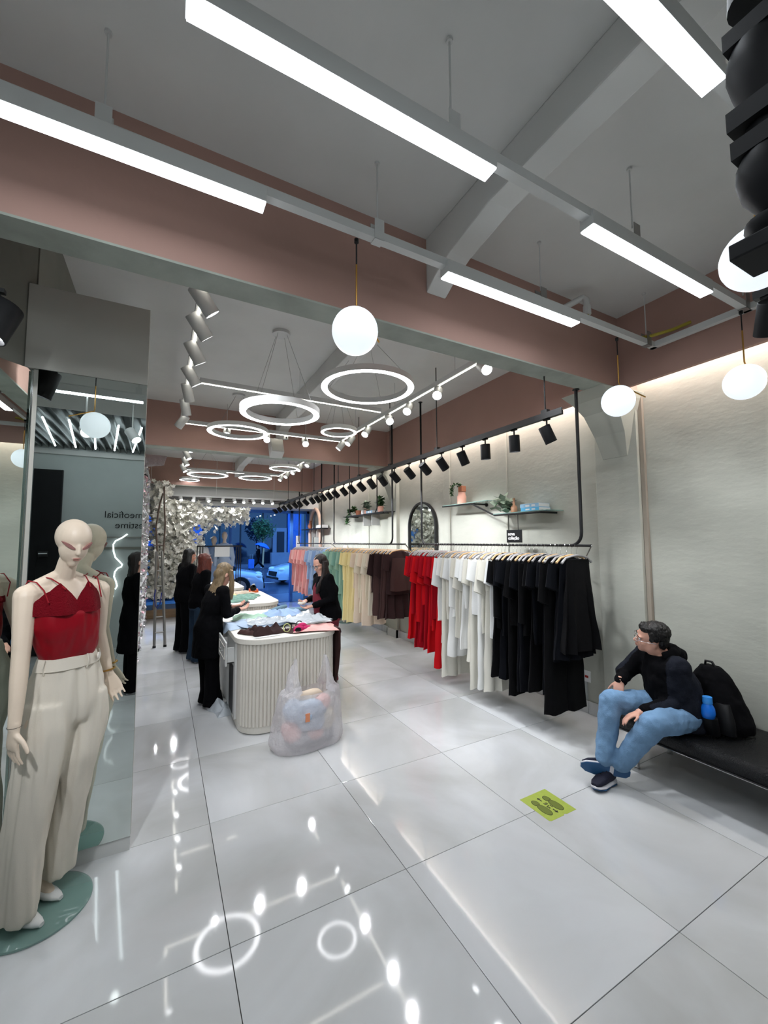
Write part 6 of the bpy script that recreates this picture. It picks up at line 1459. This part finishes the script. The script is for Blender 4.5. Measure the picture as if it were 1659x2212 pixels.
    # shoes: right foot rolled on its side showing the sole, left foot under it
    def sneaker(heel, toe, upv, nm):
        d = (toe-heel).normalized(); upv = (upv-d*upv.dot(d)).normalized(); sv = d.cross(upv); L = (toe-heel).length
        def Q(a, b): return heel+d*L*a+upv*b
        sh = MB().loft([(Q(.02, .045), sv*.030, upv*.030), (Q(.18, .055), sv*.040, upv*.045), (Q(.38, .055), sv*.042, upv*.045), (Q(.62, .042), sv*.046, upv*.030), (Q(.85, .034), sv*.042, upv*.020), (Q(.98, .028), sv*.024, upv*.010)], 20, 2.4).build(nm, M_SHOE, root, smooth=True)
        MB().loft([(Q(-.03, .012), sv*.020, upv*.012), (Q(.05, .008), sv*.038, upv*.018), (Q(.35, .006), sv*.040, upv*.016), (Q(.70, .006), sv*.050, upv*.013), (Q(.92, .010), sv*.040, upv*.010), (Q(1.03, .016), sv*.018, upv*.006)], 20, 2.6).build('midsole', M_WSOLE, sh, smooth=True)
        MB().loft([(Q(-.02, -.006), sv*.020, upv*.004), (Q(.06, -.010), sv*.036, upv*.004), (Q(.30, -.010), sv*.036, upv*.004), (Q(.33, -.010), sv*.030, upv*.003)], 18, 2.6).loft([(Q(.42, -.008), sv*.034, upv*.003), (Q(.45, -.008), sv*.042, upv*.004), (Q(.72, -.008), sv*.049, upv*.004), (Q(.92, -.002), sv*.038, upv*.004), (Q(1.02, .006), sv*.016, upv*.004)], 18, 2.6).build('outsole', M_SOLE, sh, smooth=True)
        for k in range(4): MB().tube([Q(.42+k*.07, .092-k*.011)+sv*.026, Q(.44+k*.07, .101-k*.011), Q(.42+k*.07, .092-k*.011)-sv*.026], .0028, 5).build('lace', M_BLACKM, sh)
        return sh
    sneaker(V((2.675, -.155, .105)), V((2.425, .035, .135)), V((.66, .68, .20)), 'shoe')
    sneaker(V((2.64, -.06, .018)), V((2.42, -.06, .018)), V((0, .12, 1)), 'shoe')
    return root, P, wR, wL
mroot, MP, mwR, mwL = man()
ph = empty('phone', mwR, 'silver-edged phone in the right hand of the seated man', 'phone')
px_ = V((-.45, .10, -.88)).normalized(); pz_ = V((.75, -.35, -.45)); pz_ = (pz_-px_*pz_.dot(px_)).normalized(); Rp = Matrix((px_, pz_.cross(px_), pz_)).transposed(); pc_ = mwR+px_*.085+V((.028, .0, -.004))
MB().cbox(pc_, (.14, .07, .008), Rp).build('phone_body', M_CHROME, ph, bevel=.002)
MB().cbox(pc_+Rp @ V((0, 0, .005)), (.132, .064, .001), Rp).build('screen', M_BLACK, ph)
# backpack leaning on the wall
bpk = empty('backpack', (3.30, -.48, .402), 'black backpack leaning on the wall behind the seated man', 'backpack')
mb = MB(); mb.loft([(V((3.30, -.50, .42)), V((.13, -.03, 0)), V((.03, .15, 0))), (V((3.30, -.49, .48)), V((.15, -.03, 0)), V((.03, .16, 0))), (V((3.31, -.46, .62)), V((.12, -.03, 0)), V((.03, .14, 0))), (V((3.32, -.42, .76)), V((.09, -.02, 0)), V((.02, .11, 0))), (V((3.33, -.41, .83)), V((.05, -.02, 0)), V((.02, .06, 0)))], 24, 2.6)
remesh(mb, 'main_compartment', M_NAVYBL, bpk, .010, 5, fold=.01, fscale=(12, 12, 12))
MB().loft([(V((3.18, -.50, .43)), V((.04, -.02, 0)), V((.03, .11, 0))), (V((3.18, -.49, .52)), V((.045, -.02, 0)), V((.04, .12, 0))), (V((3.22, -.47, .62)), V((.03, -.01, 0)), V((.03, .10, 0)))], 20, 2.6).build('front_pocket', M_BLACKM, bpk, smooth=True)
MB().tube([(3.32, -.38, .82), (3.31, -.39, .865), (3.31, -.43, .865), (3.32, -.45, .82)], .009, 8).build('carry_loop', M_BLACKM, bpk, smooth=True)
MB().box((3.205, -.49, .66), (3.212, -.47, .68)).build('small_tag', M_HPLAS, bpk)
wb = empty('water_bottle', (3.045, -.505, .535), 'blue plastic water bottle in the side pocket of the backpack', 'bottle')
MB().lathe([(.02, 0), (.036, .01), (.043, .04), (.040, .075), (.028, .10), (.026, .105)], (3.045, -.505, .535), 18).build('bottle_body', M_BOTTLE, wb, smooth=True)
MB().lathe([(.028, .105), (.030, .11), (.028, .15), (.001, .152)], (3.045, -.505, .535), 18).build('cap', M_CAP, wb, smooth=True)
MB().loft([(V((3.10, -.50, .42)), V((.04, 0, 0)), V((0, .045, 0))), (V((3.07, -.505, .48)), V((.045, 0, 0)), V((0, .05, 0))), (V((3.055, -.505, .545)), V((.046, 0, 0)), V((0, .048, 0)))], 16).build('side_pocket', M_BLACKM, bpk, smooth=True)

# ---- shop window mannequins and one between the rails
def mannequin_simple(x, y, z0, H, f, top_m, label, skirt=None, vox=.014):
    root = empty('mannequin', (x, y, z0), label, 'mannequin', 'mannequins near the shop window'); f = V(f).normalized(); r = f.cross(V((0, 0, 1))); k = H/1.75
    b0 = V((x, y, z0)); body = MB()
    def Z_(z): return b0+V((0, 0, z*k))
    body.loft([(Z_(.85), r*.15, f*.10), (Z_(1.0), r*.14, f*.09), (Z_(1.1), r*.11, f*.08), (Z_(1.3), r*.15, f*.10), (Z_(1.42), r*.15, f*.07), (Z_(1.48), r*.07, f*.05)], 20)
    body.cap(Z_(1.46), Z_(1.56), .048, .044); body.ell(Z_(1.66), (.075, .085, .115)); body.ell(Z_(1.61)+f*.03, (.05, .05, .07))
    for s in (-1, 1):
        sh = Z_(1.40)+r*s*.17; el = Z_(1.12)+r*s*.22; w = Z_(.88)+r*s*.22+f*.04
        body.cap(sh, el, .046, .036).cap(el, w, .036, .024); fingers(body, w, (0, 0, -1), r*-s, s, .2, 1, .05)
        body.cap(Z_(.86)+r*s*.08, Z_(.46)+r*s*.08, .075, .052).cap(Z_(.46)+r*s*.08, Z_(.09)+r*s*.08, .05, .032).cap(Z_(.07)+r*s*.08, Z_(.03)+r*s*.08+f*.12, .032, .024)
    remesh(body, 'body', M_MANN, root, vox, 4)
    if top_m:
        jk = MB(); jk.loft([(Z_(.82), r*.19, f*.135), (Z_(1.0), r*.17, f*.12), (Z_(1.1), r*.135, f*.10), (Z_(1.3), r*.175, f*.125), (Z_(1.42), r*.165, f*.09), (Z_(1.48), r*.085, f*.065)], 20)
        for s in (-1, 1): jk.cap(Z_(1.40)+r*s*.16, Z_(1.12)+r*s*.22, .062, .055).cap(Z_(1.12)+r*s*.22, Z_(.93)+r*s*.22+f*.03, .054, .046)
        remesh(jk, 'jacket', top_m, root, vox, 4, fold=.008)
        MB().loft([(Z_(.86), r*.18, f*.13), (Z_(.48), r*.22, f*.16)], 24).build('skirt', skirt or top_m, root, smooth=True)
    MB().lathe([(.001, 0), (.17, 0), (.17, .01), (.001, .012)], (x, y, z0-.012), 28).build('base_plate', M_GREENGLASS, root, smooth=True)
mannequin_simple(1.10, 9.42, .215, 1.82, (0, 1, 0), CL['blue'][1], 'mannequin seen from behind in a pale blue blazer and skirt')
mannequin_simple(.86, 9.55, .215, 1.70, (.2, 1, 0), CL['blue'][0], 'mannequin seen from behind in a sleeveless blue dress')
mannequin_simple(.50, 9.35, .215, 1.72, (0, 1, 0), CL['white'][0], 'mannequin in white nearest the flowers')
mannequin_simple(3.28, 6.46, .012, 1.66, (-1, -.3, 0), CL['white'][1], 'ivory mannequin standing between the green and the blue clothes')
# pedestrian across the street
f6 = V((-1, .2, 0)).normalized(); r6 = f6.cross(V((0, 0, 1))); b0 = V((5.45, 26.8, -.06))
J = standing(b0, f6, r6, 1.66, 1.1, .2, .0); J['aR'] = b0+f6*.32+V((0, 0, .15)); J['aL'] = b0-f6*.3+V((0, 0, .15)); J['wL'] = b0+f6*.1+V((0, 0, 1.25))
person('pedestrian walking across the street under a blue umbrella', J, CAPH, M_HAIRD, M_NAVYBL, M_NAVYBL, facing=f6, vox=.03, shoe_m=M_PLASTIC)
um = empty('umbrella', (5.75, 26.8, 1.6), 'bright blue umbrella held by the pedestrian', 'umbrella')
Ru = Matrix.Rotation(.35, 3, 'Y')
rs = [[V((5.7, 26.8, 1.45))+Ru @ V((rr_*math.cos(2*PI*k/16), rr_*math.sin(2*PI*k/16), zz-(.02 if k % 2 else 0))) for k in range(16)] for rr_, zz in ((.02, .26), (.2, .23), (.4, .13), (.52, .0), (.50, -.01), (.38, .11), (.18, .21), (.015, .24))]
MB().rings(rs).build('canopy', M_BLUEF, um, smooth=True)
MB().tube([V((5.7, 26.8, 1.45))+Ru @ V((0, 0, .28)), V((5.45, 26.7, 1.0))], .01, 6).build('shaft', M_ALU, um)
su = empty('suitcase', (4.95, 26.5, -.06), 'small wheeled suitcase pulled by the pedestrian', 'suitcase')
MB().box((4.75, 26.4, .0), (5.1, 26.65, .62)).build('shell', M_BLUEWALL, su, bevel=.03)
MB().tube([(4.85, 26.55, .62), (4.85, 26.55, .95), (5.0, 26.55, .95), (5.0, 26.55, .62)], .01, 6).build('handle', M_ALU, su)
for x in (4.80, 5.05): MB().lathe([(.01, -.02), (.04, -.02), (.04, .02), (.01, .02)], (x, 26.5, -.02), 12, Matrix.Rotation(PI/2, 3, 'X')).build('wheel', M_RUBBER, su)
# clear plastic crumpled on the floor by the blonde woman
cp = drape('plastic_wrap', .36, 2.72, .34, .30, .0, M_PBAG, 'crumpled clear plastic on the floor beside the counter', 'plastic', 77, .3, .10)
